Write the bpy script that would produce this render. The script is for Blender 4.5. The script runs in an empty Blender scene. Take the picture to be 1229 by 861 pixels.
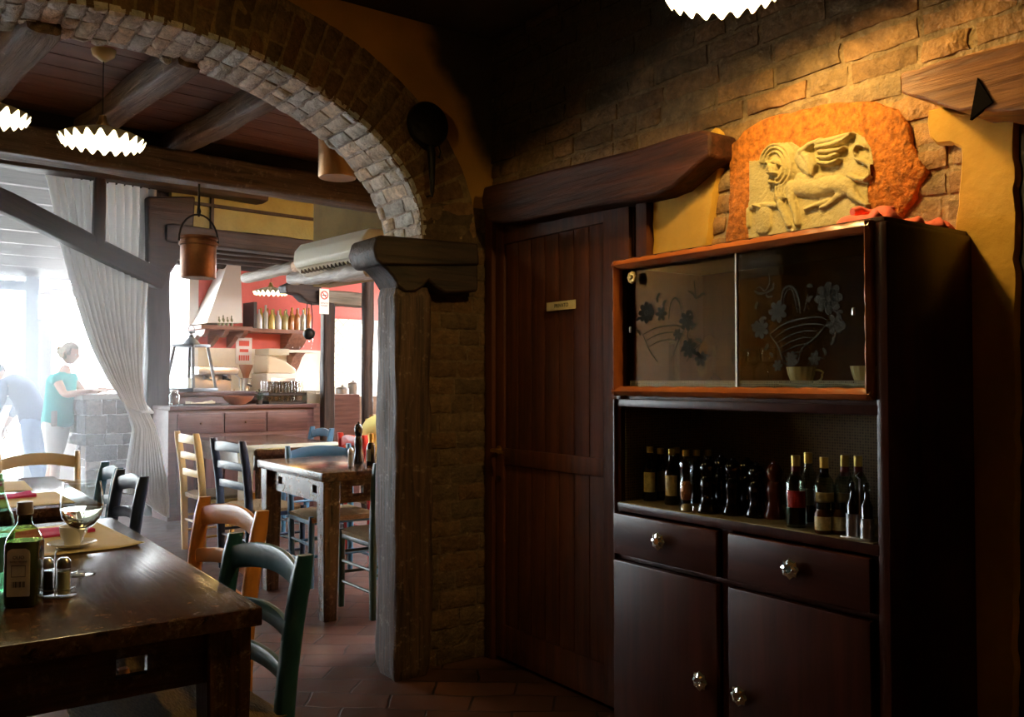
import bpy, bmesh, math, random
from mathutils import Vector, Matrix, noise, Euler
random.seed(7)
PI = math.pi
C = bpy.context.scene.collection
sin, cos, rad = math.sin, math.cos, math.radians

# ------------------------------------------------------------------ camera model
F = 1060.0; CH = 1.32; YAW = rad(35.3); PIT = math.atan(27.5 / F)
FW = Vector((sin(YAW) * cos(PIT), cos(YAW) * cos(PIT), sin(PIT)))
RT = Vector((cos(YAW), -sin(YAW), 0)); UP = RT.cross(FW)
CAM = Vector((0, 0, CH)); HZ = .10
BA = rad(6.4)                                  # the back room is turned a little against the front room
UA = Vector((cos(BA), sin(BA), 0)); VA = Vector((-sin(BA), cos(BA), 0))
def ray(x, y): return FW + RT * ((x - 614.5) / F) - UP * ((y - 430.5) / F)
def PX(x, y, v): r = ray(x, y); return CAM + r * (v / r.x)
def PY(x, y, v): r = ray(x, y); return CAM + r * (v / r.y)
def PZ(x, y, v): r = ray(x, y); return CAM + r * ((v - CH) / r.z)
def PD(x, y, d): return CAM + ray(x, y) * d
def PV(x, y, v): r = ray(x, y); return CAM + r * (v / r.dot(VA))
def R(u, v, z=0): return UA * u + VA * v + Vector((0, 0, z))
def uv(p): return Vector((p.dot(UA), p.dot(VA), p.z))
cam = bpy.data.cameras.new('camera'); co = bpy.data.objects.new('camera', cam); C.objects.link(co)
cam.sensor_width = 36; cam.lens = F / 1229 * 36; cam.clip_start = .05
M = Matrix((RT, UP, -FW)).transposed().to_4x4(); M.translation = CAM; co.matrix_world = M
bpy.context.scene.camera = co
vs = bpy.context.scene.view_settings
vs.view_transform = 'Standard'; vs.look = 'None'; vs.gamma = 1; vs.use_curve_mapping = False; vs.exposure = 0.0

# ------------------------------------------------------------------ materials
MT = {}
def newmat(name):
    m = bpy.data.materials.new(name); m.use_nodes = True
    return m, m.node_tree.nodes, m.node_tree.links, m.node_tree.nodes['Principled BSDF']
def c4(c): return (c[0], c[1], c[2], 1)
def pbr(name, col, rough=.5, metal=0, bump=0, bscale=30, var=0, spec=.5, trans=0, ior=1.45, vscale=6, coat=0, stretch=(1, 1, 1), emis=None, es=0):
    if name in MT: return MT[name]
    m, n, l, b = newmat(name)
    b.inputs['Base Color'].default_value = c4(col); b.inputs['Roughness'].default_value = rough
    b.inputs['Metallic'].default_value = metal; b.inputs['Specular IOR Level'].default_value = spec
    b.inputs['Transmission Weight'].default_value = trans; b.inputs['IOR'].default_value = ior
    b.inputs['Coat Weight'].default_value = coat
    if emis: b.inputs['Emission Color'].default_value = c4(emis); b.inputs['Emission Strength'].default_value = es
    tc = n.new('ShaderNodeTexCoord'); mp = n.new('ShaderNodeMapping'); mp.inputs['Scale'].default_value = stretch
    l.new(tc.outputs['Object'], mp.inputs[0])
    if var:
        t = n.new('ShaderNodeTexNoise'); t.inputs['Scale'].default_value = vscale; t.inputs['Detail'].default_value = 8; t.inputs['Roughness'].default_value = .65
        l.new(mp.outputs[0], t.inputs['Vector'])
        r = n.new('ShaderNodeValToRGB'); r.color_ramp.elements[0].position = .32; r.color_ramp.elements[1].position = .7
        r.color_ramp.elements[0].color = c4([max(0, x * (1 - var)) for x in col]); r.color_ramp.elements[1].color = c4([min(1, x * (1 + var)) for x in col])
        l.new(t.outputs[0], r.inputs[0]); l.new(r.outputs[0], b.inputs['Base Color'])
    if bump:
        t2 = n.new('ShaderNodeTexNoise'); t2.inputs['Scale'].default_value = bscale; t2.inputs['Detail'].default_value = 6
        l.new(mp.outputs[0], t2.inputs['Vector'])
        bp = n.new('ShaderNodeBump'); bp.inputs['Strength'].default_value = bump; bp.inputs['Distance'].default_value = .02
        l.new(t2.outputs[0], bp.inputs['Height']); l.new(bp.outputs[0], b.inputs['Normal'])
    MT[name] = m; return m
def wood(name, c1, c2, axis=0, rough=.45, bump=.3, scale=1.0, spec=.5, streak=14, worn=None, wt=.56):
    """grain runs along local axis 0/1/2; worn = colour of scuffs"""
    key = name + 'xyz'[axis]
    if key in MT: return MT[key]
    m, n, l, b = newmat(key)
    tc = n.new('ShaderNodeTexCoord'); mp = n.new('ShaderNodeMapping')
    s = [streak * scale] * 3; s[axis] = .9 * scale; mp.inputs['Scale'].default_value = s
    l.new(tc.outputs['Object'], mp.inputs[0])
    t = n.new('ShaderNodeTexNoise'); t.inputs['Scale'].default_value = 2.2; t.inputs['Detail'].default_value = 9; t.inputs['Roughness'].default_value = .62; t.inputs['Distortion'].default_value = .5
    l.new(mp.outputs[0], t.inputs['Vector'])
    r = n.new('ShaderNodeValToRGB'); r.color_ramp.elements[0].position = .34; r.color_ramp.elements[1].position = .68
    r.color_ramp.elements[0].color = c4(c1); r.color_ramp.elements[1].color = c4(c2)
    l.new(t.outputs[0], r.inputs[0]); outc = r.outputs[0]
    if worn:
        t3 = n.new('ShaderNodeTexNoise'); t3.inputs['Scale'].default_value = 27; t3.inputs['Detail'].default_value = 10; t3.inputs['Roughness'].default_value = .75
        l.new(tc.outputs['Object'], t3.inputs['Vector'])
        r3 = n.new('ShaderNodeValToRGB'); r3.color_ramp.elements[0].position = wt; r3.color_ramp.elements[1].position = wt + .16
        l.new(t3.outputs[0], r3.inputs[0])
        mx = n.new('ShaderNodeMixRGB'); mx.inputs[2].default_value = c4(worn)
        l.new(r3.outputs[0], mx.inputs[0]); l.new(outc, mx.inputs[1]); outc = mx.outputs[0]
    l.new(outc, b.inputs['Base Color'])
    b.inputs['Roughness'].default_value = rough; b.inputs['Specular IOR Level'].default_value = spec
    bp = n.new('ShaderNodeBump'); bp.inputs['Strength'].default_value = bump; bp.inputs['Distance'].default_value = .01
    l.new(t.outputs[0], bp.inputs['Height']); l.new(bp.outputs[0], b.inputs['Normal'])
    MT[key] = m; return m
def attrmat(name, rough, bump=.6, bscale=60, var=.25, vscale=25):
    """base colour per brick from the mesh's own colour attribute, mottled"""
    m, n, l, b = newmat(name)
    a = n.new('ShaderNodeAttribute'); a.attribute_name = 'Col'
    tc = n.new('ShaderNodeTexCoord')
    t = n.new('ShaderNodeTexNoise'); t.inputs['Scale'].default_value = vscale; t.inputs['Detail'].default_value = 8; t.inputs['Roughness'].default_value = .7
    l.new(tc.outputs['Object'], t.inputs['Vector'])
    r = n.new('ShaderNodeMapRange'); r.inputs[3].default_value = 1 - var * 1.6; r.inputs[4].default_value = 1 + var * 1.6; r.inputs[1].default_value = .3; r.inputs[2].default_value = .7
    l.new(t.outputs[0], r.inputs[0])
    mx = n.new('ShaderNodeVectorMath'); mx.operation = 'SCALE'
    l.new(a.outputs['Color'], mx.inputs[0]); l.new(r.outputs[0], mx.inputs['Scale']); l.new(mx.outputs[0], b.inputs['Base Color'])
    b.inputs['Roughness'].default_value = rough; b.inputs['Specular IOR Level'].default_value = .3
    t2 = n.new('ShaderNodeTexNoise'); t2.inputs['Scale'].default_value = bscale; t2.inputs['Detail'].default_value = 6
    l.new(tc.outputs['Object'], t2.inputs['Vector'])
    bp = n.new('ShaderNodeBump'); bp.inputs['Strength'].default_value = bump; bp.inputs['Distance'].default_value = .02
    l.new(t2.outputs[0], bp.inputs['Height']); l.new(bp.outputs[0], b.inputs['Normal'])
    return m
def glassmat(name, col=(1, 1, 1), rough=.02, alpha=None):
    """thin clear glass that lets the light through"""
    if name in MT: return MT[name]
    m, n, l, b = newmat(name)
    n.remove(b); out = n['Material Output']
    g = n.new('ShaderNodeBsdfGlossy'); g.inputs['Roughness'].default_value = rough
    t = n.new('ShaderNodeBsdfTransparent'); t.inputs[0].default_value = c4(col)
    fr = n.new('ShaderNodeLayerWeight'); fr.inputs[0].default_value = .5; pw = n.new('ShaderNodeMath'); pw.operation = 'POWER'; pw.inputs[1].default_value = 3; l.new(fr.outputs['Facing'], pw.inputs[0]); ad = n.new('ShaderNodeMath'); ad.operation = 'MULTIPLY_ADD'; ad.inputs[1].default_value = .85; ad.inputs[2].default_value = .05; l.new(pw.outputs[0], ad.inputs[0])
    mx = n.new('ShaderNodeMixShader'); l.new(ad.outputs[0], mx.inputs[0]); l.new(t.outputs[0], mx.inputs[1]); l.new(g.outputs[0], mx.inputs[2])
    l.new(mx.outputs[0], out.inputs[0]); MT[name] = m; return m
def clothmat(name, col, transl=.5, bump=.2):
    if name in MT: return MT[name]
    m, n, l, b = newmat(name); out = n['Material Output']
    b.inputs['Base Color'].default_value = c4(col); b.inputs['Roughness'].default_value = .9; b.inputs['Specular IOR Level'].default_value = .1
    t = n.new('ShaderNodeBsdfTranslucent'); t.inputs[0].default_value = c4(col)
    mx = n.new('ShaderNodeMixShader'); mx.inputs[0].default_value = transl
    l.new(b.outputs[0], mx.inputs[1]); l.new(t.outputs[0], mx.inputs[2]); l.new(mx.outputs[0], out.inputs[0])
    MT[name] = m; return m
def emit(name, col, s):
    if name in MT: return MT[name]
    m, n, l, b = newmat(name)
    b.inputs['Base Color'].default_value = c4(col); b.inputs['Emission Color'].default_value = c4(col); b.inputs['Emission Strength'].default_value = s
    MT[name] = m; return m

DARKW = lambda ax=0: wood('dark_stained_wood', (.018, .007, .004), (.075, .026, .014), ax, .33, .25)
BEAMW = lambda ax=0: wood('old_beam_wood', (.035, .022, .014), (.15, .10, .065), ax, .62, 1.0, worn=(.24, .19, .15))
BEAMD = lambda ax=0: wood('dark_beam_wood', (.011, .006, .004), (.055, .027, .016), ax, .60, .9)
POSTW = lambda ax=2: wood('split_post_wood', (.022, .010, .005), (.12, .060, .034), ax, .6, 1.2, streak=22, worn=(.26, .19, .14))
DOORW = lambda ax=2: wood('door_wood', (.050, .014, .006), (.11, .030, .011), ax, .55, .3, spec=.25)
CUPW = lambda ax=2: wood('cupboard_mahogany', (.030, .007, .004), (.062, .014, .008), ax, .30, .02, spec=.3)
CUPR = lambda ax=1: wood('cupboard_red_frame', (.22, .050, .012), (.42, .12, .03), ax, .28, .08, spec=.5)
TABW = lambda ax=0: wood('table_wood', (.020, .008, .004), (.10, .042, .022), ax, .17, .12, worn=(.20, .12, .075), wt=.535)
PLASTER = pbr('ochre_plaster', (.60, .335, .045), .85, bump=.45, bscale=14, var=.16, vscale=3)
PLASTO = pbr('orange_plaster', (.50, .22, .04), .85, bump=.4, bscale=14, var=.2, vscale=3)
BRICK = attrmat('old_brick', .85)
STEEL = pbr('steel', (.55, .55, .56), .28, 1)
BRASS = pbr('brass', (.62, .42, .14), .28, 1)
COPPER = pbr('copper', (.20, .095, .055), .42, .85, bump=.1, bscale=20, var=.35)
IRON = pbr('black_iron', (.02, .018, .016), .45, .6, bump=.2)
WHITE = pbr('white_ceramic', (.78, .76, .70), .2, spec=.6)
CREAMP = pbr('cream_ceramic', (.86, .74, .40), .25, spec=.6)
GLASS = glassmat('clear_glass', (.96, .98, .97))
PAPER = pbr('straw_paper', (.66, .52, .26), .8, bump=.1, var=.06)
NAPK = pbr('pink_napkin', (.62, .05, .16), .85, bump=.2)
BLACKP = pbr('black_plastic', (.008, .008, .009), .3)

# ------------------------------------------------------------------ mesh helpers
def frame(dirv, up=(0, 0, 1)):
    x = Vector(dirv).normalized(); up = Vector(up)
    if abs(x.dot(up)) > .99: up = Vector((0, 1, 0))
    y = up.cross(x).normalized(); z = x.cross(y)
    return Matrix((x, y, z)).transposed()
class B:
    def __init__(s): s.b = bmesh.new(); s.mi = 0; s.col = None
    def face(s, vsx):
        try:
            f = s.b.faces.new(vsx); f.material_index = s.mi; return f
        except ValueError: return None
    def box(s, x0, y0, z0, x1, y1, z1, bev=0):
        v = [s.b.verts.new(p) for p in ((x0, y0, z0), (x1, y0, z0), (x1, y1, z0), (x0, y1, z0), (x0, y0, z1), (x1, y0, z1), (x1, y1, z1), (x0, y1, z1))]
        fs = [s.face([v[i] for i in q]) for q in ((3, 2, 1, 0), (4, 5, 6, 7), (0, 1, 5, 4), (1, 2, 6, 5), (2, 3, 7, 6), (3, 0, 4, 7))]
        if bev:
            ed = list({e for f in fs for e in f.edges})
            r = bmesh.ops.bevel(s.b, geom=ed, offset=bev, segments=2, affect='EDGES', profile=.6)
            for f in r['faces']: f.material_index = s.mi
        return s
    def loft(s, rings, cap=True, closed=True):
        rv = [[s.b.verts.new(p) for p in r] for r in rings]
        n = len(rv[0])
        for a, b in zip(rv, rv[1:]):
            for i in range(n if closed else n - 1): s.face([a[i], a[(i + 1) % n], b[(i + 1) % n], b[i]])
        if cap and closed: s.face(rv[0][::-1]); s.face(rv[-1])
        return s
    def lathe(s, prof, seg=20, c=(0, 0, 0), ax=None, cap=True, a0=0, a1=2 * PI, wave=None):
        """profile of (r, z)"""
        c = Vector(c); m = ax or Matrix.Identity(3); full = abs(a1 - a0 - 2 * PI) < 1e-4
        k = seg if full else seg + 1; rings = []
        for r, z in prof:
            rr = []
            for i in range(k):
                a = a0 + (a1 - a0) * i / seg; q = wave(a, r, z) if wave else (r, z)
                rr.append(c + m @ Vector((q[0] * cos(a), q[0] * sin(a), q[1])))
            rings.append(rr)
        return s.loft(rings, cap and full, full)
    def tube(s, pts, r, seg=8, cap=True):
        pts = [Vector(p) for p in pts]; rings = []; up = None
        for i, p in enumerate(pts):
            d = (pts[min(i + 1, len(pts) - 1)] - pts[max(i - 1, 0)]).normalized()
            if up is None: up = Vector((0, 0, 1)) if abs(d.z) < .9 else Vector((0, 1, 0))
            y = up.cross(d).normalized(); z = d.cross(y); up = z
            rr = r[i] if isinstance(r, (list, tuple)) else r
            rings.append([p + y * rr * cos(2 * PI * k / seg) + z * rr * sin(2 * PI * k / seg) for k in range(seg)])
        return s.loft(rings, cap)
    def prism(s, poly, f, d0, d1):
        """poly of 2D points; f(a, b, d) -> 3D"""
        lo = [s.b.verts.new(f(a, b, d0)) for a, b in poly]; hi = [s.b.verts.new(f(a, b, d1)) for a, b in poly]
        n = len(poly)
        for i in range(n): s.face([lo[i], lo[(i + 1) % n], hi[(i + 1) % n], hi[i]])
        s.face(lo[::-1]); s.face(hi); return s
    def grid(s, nx, ny, f, closed=False):
        g = [[s.b.verts.new(f(i / nx, j / ny)) for i in range(nx + 1)] for j in range(ny + 1)]
        for j in range(ny):
            for i in range(nx): s.face([g[j][i], g[j][i + 1], g[j + 1][i + 1], g[j + 1][i]])
        return s
    def sphere(s, c, r, seg=12, sc=(1, 1, 1)):
        n = seg // 2 + 1
        prof = [(max(1e-4, r * sin(PI * i / n)), -r * cos(PI * i / n)) for i in range(n + 1)]
        m = Matrix.Diagonal(Vector(sc)).to_3x3()
        return s.lathe(prof, seg, c, m, False)
    def build(s, name, mats, parent=None, smooth=True, mtx=None, bevel=0, angle=40):
        bmesh.ops.remove_doubles(s.b, verts=s.b.verts, dist=1e-6)
        bmesh.ops.recalc_face_normals(s.b, faces=s.b.faces)
        me = bpy.data.meshes.new(name); s.b.to_mesh(me); s.b.free()
        if not isinstance(mats, (list, tuple)): mats = [mats]
        for m in mats: me.materials.append(m)
        o = bpy.data.objects.new(name, me); C.objects.link(o)
        if parent: o.parent = parent
        if mtx is not None: o.matrix_local = mtx
        if smooth:
            me.shade_smooth()
            try: me.set_sharp_from_angle(angle=rad(angle))
            except Exception: pass
        if bevel:
            bv = o.modifiers.new('bevel', 'BEVEL'); bv.width = bevel; bv.segments = 2; bv.limit_method = 'ANGLE'
        return o
def T(x, y=None, z=None, rz=0):
    p = Vector(x) if y is None else Vector((x, y, z))
    m = Matrix.Rotation(rz, 4, 'Z'); m.translation = p; return m
def tag(o, label=None, cat=None, group=None, kind=None):
    if label: o['label'] = label
    if cat: o['category'] = cat
    if group: o['group'] = group
    if kind: o['kind'] = kind
    return o
def thing(name, label, cat, loc=(0, 0, 0), rz=0, group=None):
    o = bpy.data.objects.new(name, None); C.objects.link(o); o.empty_display_size = .1
    o.location = loc; o.rotation_euler = (0, 0, rz)
    return tag(o, label, cat, group)
def struct(o, label=None, cat=None): return tag(o, label, cat, None, 'structure')
def copy_tree(o, parent=None):
    c = o.copy(); C.objects.link(c)
    if parent: c.parent = parent
    for ch in [x for x in bpy.data.objects if x.parent == o]: copy_tree(ch, c)
    return c
def relabel(o, loc, rz, label, group=None):
    o.location = loc; o.rotation_euler = (0, 0, rz); o['label'] = label
    if group: o['group'] = group
    return o
def rrect(w, h, r, n=3):
    out = []
    for cx, cy, a0 in ((w / 2 - r, h / 2 - r, 0), (-w / 2 + r, h / 2 - r, PI / 2), (-w / 2 + r, -h / 2 + r, PI), (w / 2 - r, -h / 2 + r, 1.5 * PI)):
        for i in range(n + 1):
            a = a0 + PI / 2 * i / n; out.append((cx + r * cos(a), cy + r * sin(a)))
    return out
def timber(name, p0, p1, w, h, mat, parent=None, amp=.008, seed=0, r=.02, label=None, cat=None, kind='structure', sag=0, up=(0, 0, 1)):
    """rough hewn timber from p0 to p1 (centre line), w sideways, h along up; its own local x runs along it"""
    p0 = Vector(p0); p1 = Vector(p1); L = (p1 - p0).length; m3 = frame(p1 - p0, up)
    b = B(); n = max(6, int(L / .05)); rings = []
    sec = rrect(w, h, r, 3)
    sec2 = []
    for i in range(len(sec)):                      # more points along the faces
        a = sec[i]; c = sec[(i + 1) % len(sec)]; sec2.append(a)
        d = math.hypot(a[0] - c[0], a[1] - c[1])
        if d > .05:
            k = min(4, int(d / .03))
            for q in range(1, k): sec2.append((a[0] + (c[0] - a[0]) * q / k, a[1] + (c[1] - a[1]) * q / k))
    for i in range(n + 1):
        x = L * i / n; e = min(1, min(i, n - i) * .5 + .86)
        rg = []
        for (a, c) in sec2:
            q = Vector((x * 1.6, a * 9, c * 9 + seed * 7.3))
            k = 1 + (noise.noise(q) * amp * 2 + noise.noise(q * 4) * amp * .8) / (max(w, h) / 2)
            rg.append((x, a * k * e, c * k * e + sag * sin(PI * i / n) + noise.noise(Vector((x * .8, seed, 0))) * amp))
        rings.append(rg)
    b.loft(rings)
    mm = m3.to_4x4(); mm.translation = p0
    o = b.build(name, mat, parent, mtx=mm, angle=50)
    if parent is None: tag(o, label, cat, None, kind)
    return o
def text(s, size, mat, parent, mtx, name='lettering', ext=.0004):
    cu = bpy.data.curves.new(name, 'FONT'); cu.body = s; cu.size = size; cu.extrude = ext; cu.align_x = 'CENTER'; cu.align_y = 'CENTER'
    o = bpy.data.objects.new(name, cu); C.objects.link(o)
    me = bpy.data.meshes.new_from_object(o.evaluated_get(bpy.context.evaluated_depsgraph_get()))
    bpy.data.objects.remove(o); me.name = name
    o = bpy.data.objects.new(name, me); C.objects.link(o); me.materials.clear(); me.materials.append(mat)
    o.parent = parent; o.matrix_local = mtx; return o
def XY(face, p):
    """matrix whose local z is the outward direction `face`, local y up, at p (for things hung on a wall)"""
    z = Vector(face).normalized(); y = Vector((0, 0, 1)); x = y.cross(z).normalized()
    m = Matrix((x, y, z)).transposed().to_4x4(); m.translation = Vector(p); return m

# ------------------------------------------------------------------ brickwork: many rough bricks in one wall mesh
def brick_block(b, lay, P, a0, a1, c0, c1, d0, depth, col, seed, rough=.006, na=5, nc=3):
    """P(a, c, d) -> world; one worn brick spanning a0..a1, c0..c1, standing d0..d0+depth off the mortar"""
    rnd = random.Random(seed); g = []; tilt = rnd.uniform(-.004, .004); dd = depth * rnd.uniform(.6, 1.25)
    for j in range(nc + 1):
        row = []
        for i in range(na + 1):
            s = i / na; t = j / nc
            ea = min(s, 1 - s) * na; ec = min(t, 1 - t) * nc
            edge = 0 if (ea < .5 or ec < .5) else 1
            a = a0 + (a1 - a0) * s; c = c0 + (c1 - c0) * t
            nz = noise.noise(Vector((a * 22, c * 22, seed * .37)))
            if not edge: a += nz * rough; c += noise.noise(Vector((a * 30, c * 30, seed * .7 + 5))) * rough
            d = d0 + dd * (.55 if not edge else 1) + (nz * rough * .9 + (s - .5) * tilt if edge else 0)
            row.append((a, c, d))
        g.append(row)
    V = [[b.b.verts.new(P(*q)) for q in row] for row in g]
    sk = []
    for i in range(na + 1): sk.append((0, i))
    for j in range(1, nc + 1): sk.append((j, na))
    for i in range(na - 1, -1, -1): sk.append((nc, i))
    for j in range(nc - 1, 0, -1): sk.append((j, 0))
    low = [b.b.verts.new(P(g[j][i][0], g[j][i][1], d0 - .012)) for j, i in sk]
    fs = []
    for j in range(nc):
        for i in range(na): fs.append(b.face([V[j][i], V[j][i + 1], V[j + 1][i + 1], V[j + 1][i]]))
    n = len(sk)
    for k in range(n): fs.append(b.face([low[k], low[(k + 1) % n], V[sk[(k + 1) % n][0]][sk[(k + 1) % n][1]], V[sk[k][0]][sk[k][1]]]))
    for f in fs:
        if f:
            for lp in f.loops: lp[lay] = c4(col)
def brick_col(rnd, base, var):
    k = 1 + rnd.uniform(-var, var); h = rnd.uniform(-.12, .12)
    return (base[0] * k * (1 + h), base[1] * k, base[2] * k * (1 - h))
def brick_field(name, P, a0, a1, c0, c1, base, mortar, bl=.25, bh=.062, gap=.014, depth=.012, skip=None, seed=1, rough=.006, var=.22, parent=None, back=True, tone_fn=None):
    b = B(); lay = b.b.loops.layers.float_color.new('Col'); rnd = random.Random(seed)
    if back:                                                   # uneven mortar bed
        nx = int((a1 - a0) / .04); ny = int((c1 - c0) / .03)
        g = [[b.b.verts.new(P(a0 + (a1 - a0) * i / nx, c0 + (c1 - c0) * j / ny, .004 + .006 * noise.noise(Vector((i * .9, j * .9, seed))))) for i in range(nx + 1)] for j in range(ny + 1)]
        for j in range(ny):
            for i in range(nx):
                am = a0 + (a1 - a0) * (i + .5) / nx; cm = c0 + (c1 - c0) * (j + .5) / ny
                if skip and skip(am, cm): continue
                f = b.face([g[j][i], g[j][i + 1], g[j + 1][i + 1], g[j + 1][i]])
                for lp in f.loops: lp[lay] = c4(mortar)
    c = c0; row = 0
    while c < c1 - bh * .5:
        h = bh * rnd.uniform(.88, 1.1); a = a0 - (row % 2) * bl * .5 - rnd.uniform(0, .05)
        while a < a1:
            w = bl * rnd.choice((1, 1, 1, .9, .52)) * rnd.uniform(.94, 1.05)
            x0 = max(a, a0); x1 = min(a + w, a1)
            if x1 - x0 > .03 and not (skip and skip((x0 + x1) / 2, c + h / 2)):
                brick_block(b, lay, P, x0, x1, c, min(c + h, c1), 0, depth, brick_col(rnd, base, var), seed * 1000 + row * 40 + int(a * 50), rough)
            a += w + gap
        c += h + gap; row += 1
    if tone_fn:                                                  # darkens the brick colours, patchy and soft-edged
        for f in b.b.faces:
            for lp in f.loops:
                k = tone_fn(lp.vert.co); q = lp[lay]; lp[lay] = (q[0] * k, q[1] * k * .97, q[2] * k * .92, 1)
    o = b.build(name, BRICK, parent, angle=35); return o

# ================================================================== FRONT ROOM: the setting
YW, YB, XW = 3.58, 3.96, 2.42
def tile_floor():
    m, n, l, b = newmat('terracotta_floor')
    tc = n.new('ShaderNodeTexCoord'); mp = n.new('ShaderNodeMapping'); mp.inputs['Rotation'].default_value = (0, 0, rad(38))
    l.new(tc.outputs['Object'], mp.inputs[0])
    dn = n.new('ShaderNodeTexNoise'); dn.inputs['Scale'].default_value = 3; l.new(mp.outputs[0], dn.inputs['Vector'])
    ad = n.new('ShaderNodeMixRGB'); ad.blend_type = 'LINEAR_LIGHT'; ad.inputs[0].default_value = .035
    l.new(mp.outputs[0], ad.inputs[1]); l.new(dn.outputs['Color'], ad.inputs[2])
    br = n.new('ShaderNodeTexBrick'); br.inputs['Scale'].default_value = 1; br.inputs['Brick Width'].default_value = .34; br.inputs['Row Height'].default_value = .17
    br.inputs['Mortar Size'].default_value = .006; br.inputs['Mortar Smooth'].default_value = .4
    br.inputs['Color1'].default_value = (.105, .042, .026, 1); br.inputs['Color2'].default_value = (.060, .024, .016, 1); br.inputs['Mortar'].default_value = (.02, .012, .009, 1)
    l.new(ad.outputs[0], br.inputs['Vector'])
    nz = n.new('ShaderNodeTexNoise'); nz.inputs['Scale'].default_value = 9; nz.inputs['Detail'].default_value = 8; l.new(tc.outputs['Object'], nz.inputs['Vector'])
    mx = n.new('ShaderNodeMixRGB'); mx.blend_type = 'OVERLAY'; mx.inputs[0].default_value = .6
    l.new(br.outputs['Color'], mx.inputs[1]); l.new(nz.outputs[0], mx.inputs[2]); l.new(mx.outputs[0], b.inputs['Base Color'])
    mr = n.new('ShaderNodeMapRange'); mr.inputs[3].default_value = .25; mr.inputs[4].default_value = .62; l.new(nz.outputs[0], mr.inputs[0]); l.new(mr.outputs[0], b.inputs['Roughness'])
    sb = n.new('ShaderNodeMath'); sb.operation = 'SUBTRACT'; ml = n.new('ShaderNodeMath'); ml.operation = 'MULTIPLY'; ml.inputs[1].default_value = .25
    l.new(nz.outputs[0], ml.inputs[0]); l.new(ml.outputs[0], sb.inputs[0]); l.new(br.outputs['Fac'], sb.inputs[1])
    bp = n.new('ShaderNodeBump'); bp.inputs['Strength'].default_value = .5; bp.inputs['Distance'].default_value = .012
    l.new(sb.outputs[0], bp.inputs['Height']); l.new(bp.outputs[0], b.inputs['Normal'])
    return m
b = B(); b.box(-4, -3.2, -.08, 8.2, 12.3, 0); struct(b.build('floor', tile_floor(), smooth=False), 'dark red terracotta tile floor')
OCHD = pbr('smoky_ochre_plaster', (.22, .15, .05), .9, bump=.4, bscale=12, var=.3, vscale=2)
SOOT = pbr('sooty_plaster', (.045, .035, .025), .9, bump=.3, bscale=10, var=.3, vscale=2)
b = B(); b.box(-4, -3.2, 3.0, 2.7, 3.58, 3.1); struct(b.build('ceiling_front', SOOT, smooth=False))
b = B(); b.box(-4.1, -3.2, 0, -4, 12.3, 3.3)
struct(b.build('wall_left', PLASTO, smooth=False)) if False else b.b.free()
b = B(); b.box(-4.1, -3.2, 0, -4, YB, 3.1); struct(b.build('wall_left', PLASTO, smooth=False))
b = B(); b.box(-4.1, -3.3, 0, 2.7, -3.2, 3.1); struct(b.build('wall_front', PLASTO, smooth=False))

# arch wall
AC, AZ, AA, AH = .70, 2.0, 1.33, .735
def arc(t, off=0):
    x, z = AC + AA * cos(t), AZ + AH * sin(t)
    nx, nz = cos(t) / AA, sin(t) / AH; k = math.hypot(nx, nz)
    return x + nx / k * off, z + nz / k * off
TS = [PI * i / 400 for i in range(401)]; SS = [0]
for t0, t1 in zip(TS, TS[1:]):
    p, q = arc(t0), arc(t1); SS.append(SS[-1] + math.hypot(p[0] - q[0], p[1] - q[1]))
def t_of(s):
    if s <= 0: return 0
    if s >= SS[-1]: return PI
    import bisect
    i = bisect.bisect(SS, s) - 1; return TS[i] + (TS[i + 1] - TS[i]) * (s - SS[i]) / (SS[i + 1] - SS[i])
poly = [(-4, 0), (AC - AA, 0)] + [arc(PI - PI * i / 48) for i in range(49)] + [(AC + AA, 0), (2.7, 0), (2.7, 3.1), (-4, 3.1)]
b = B(); b.prism(poly, lambda a, c, d: (a, d, c), YW, YB)
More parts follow.
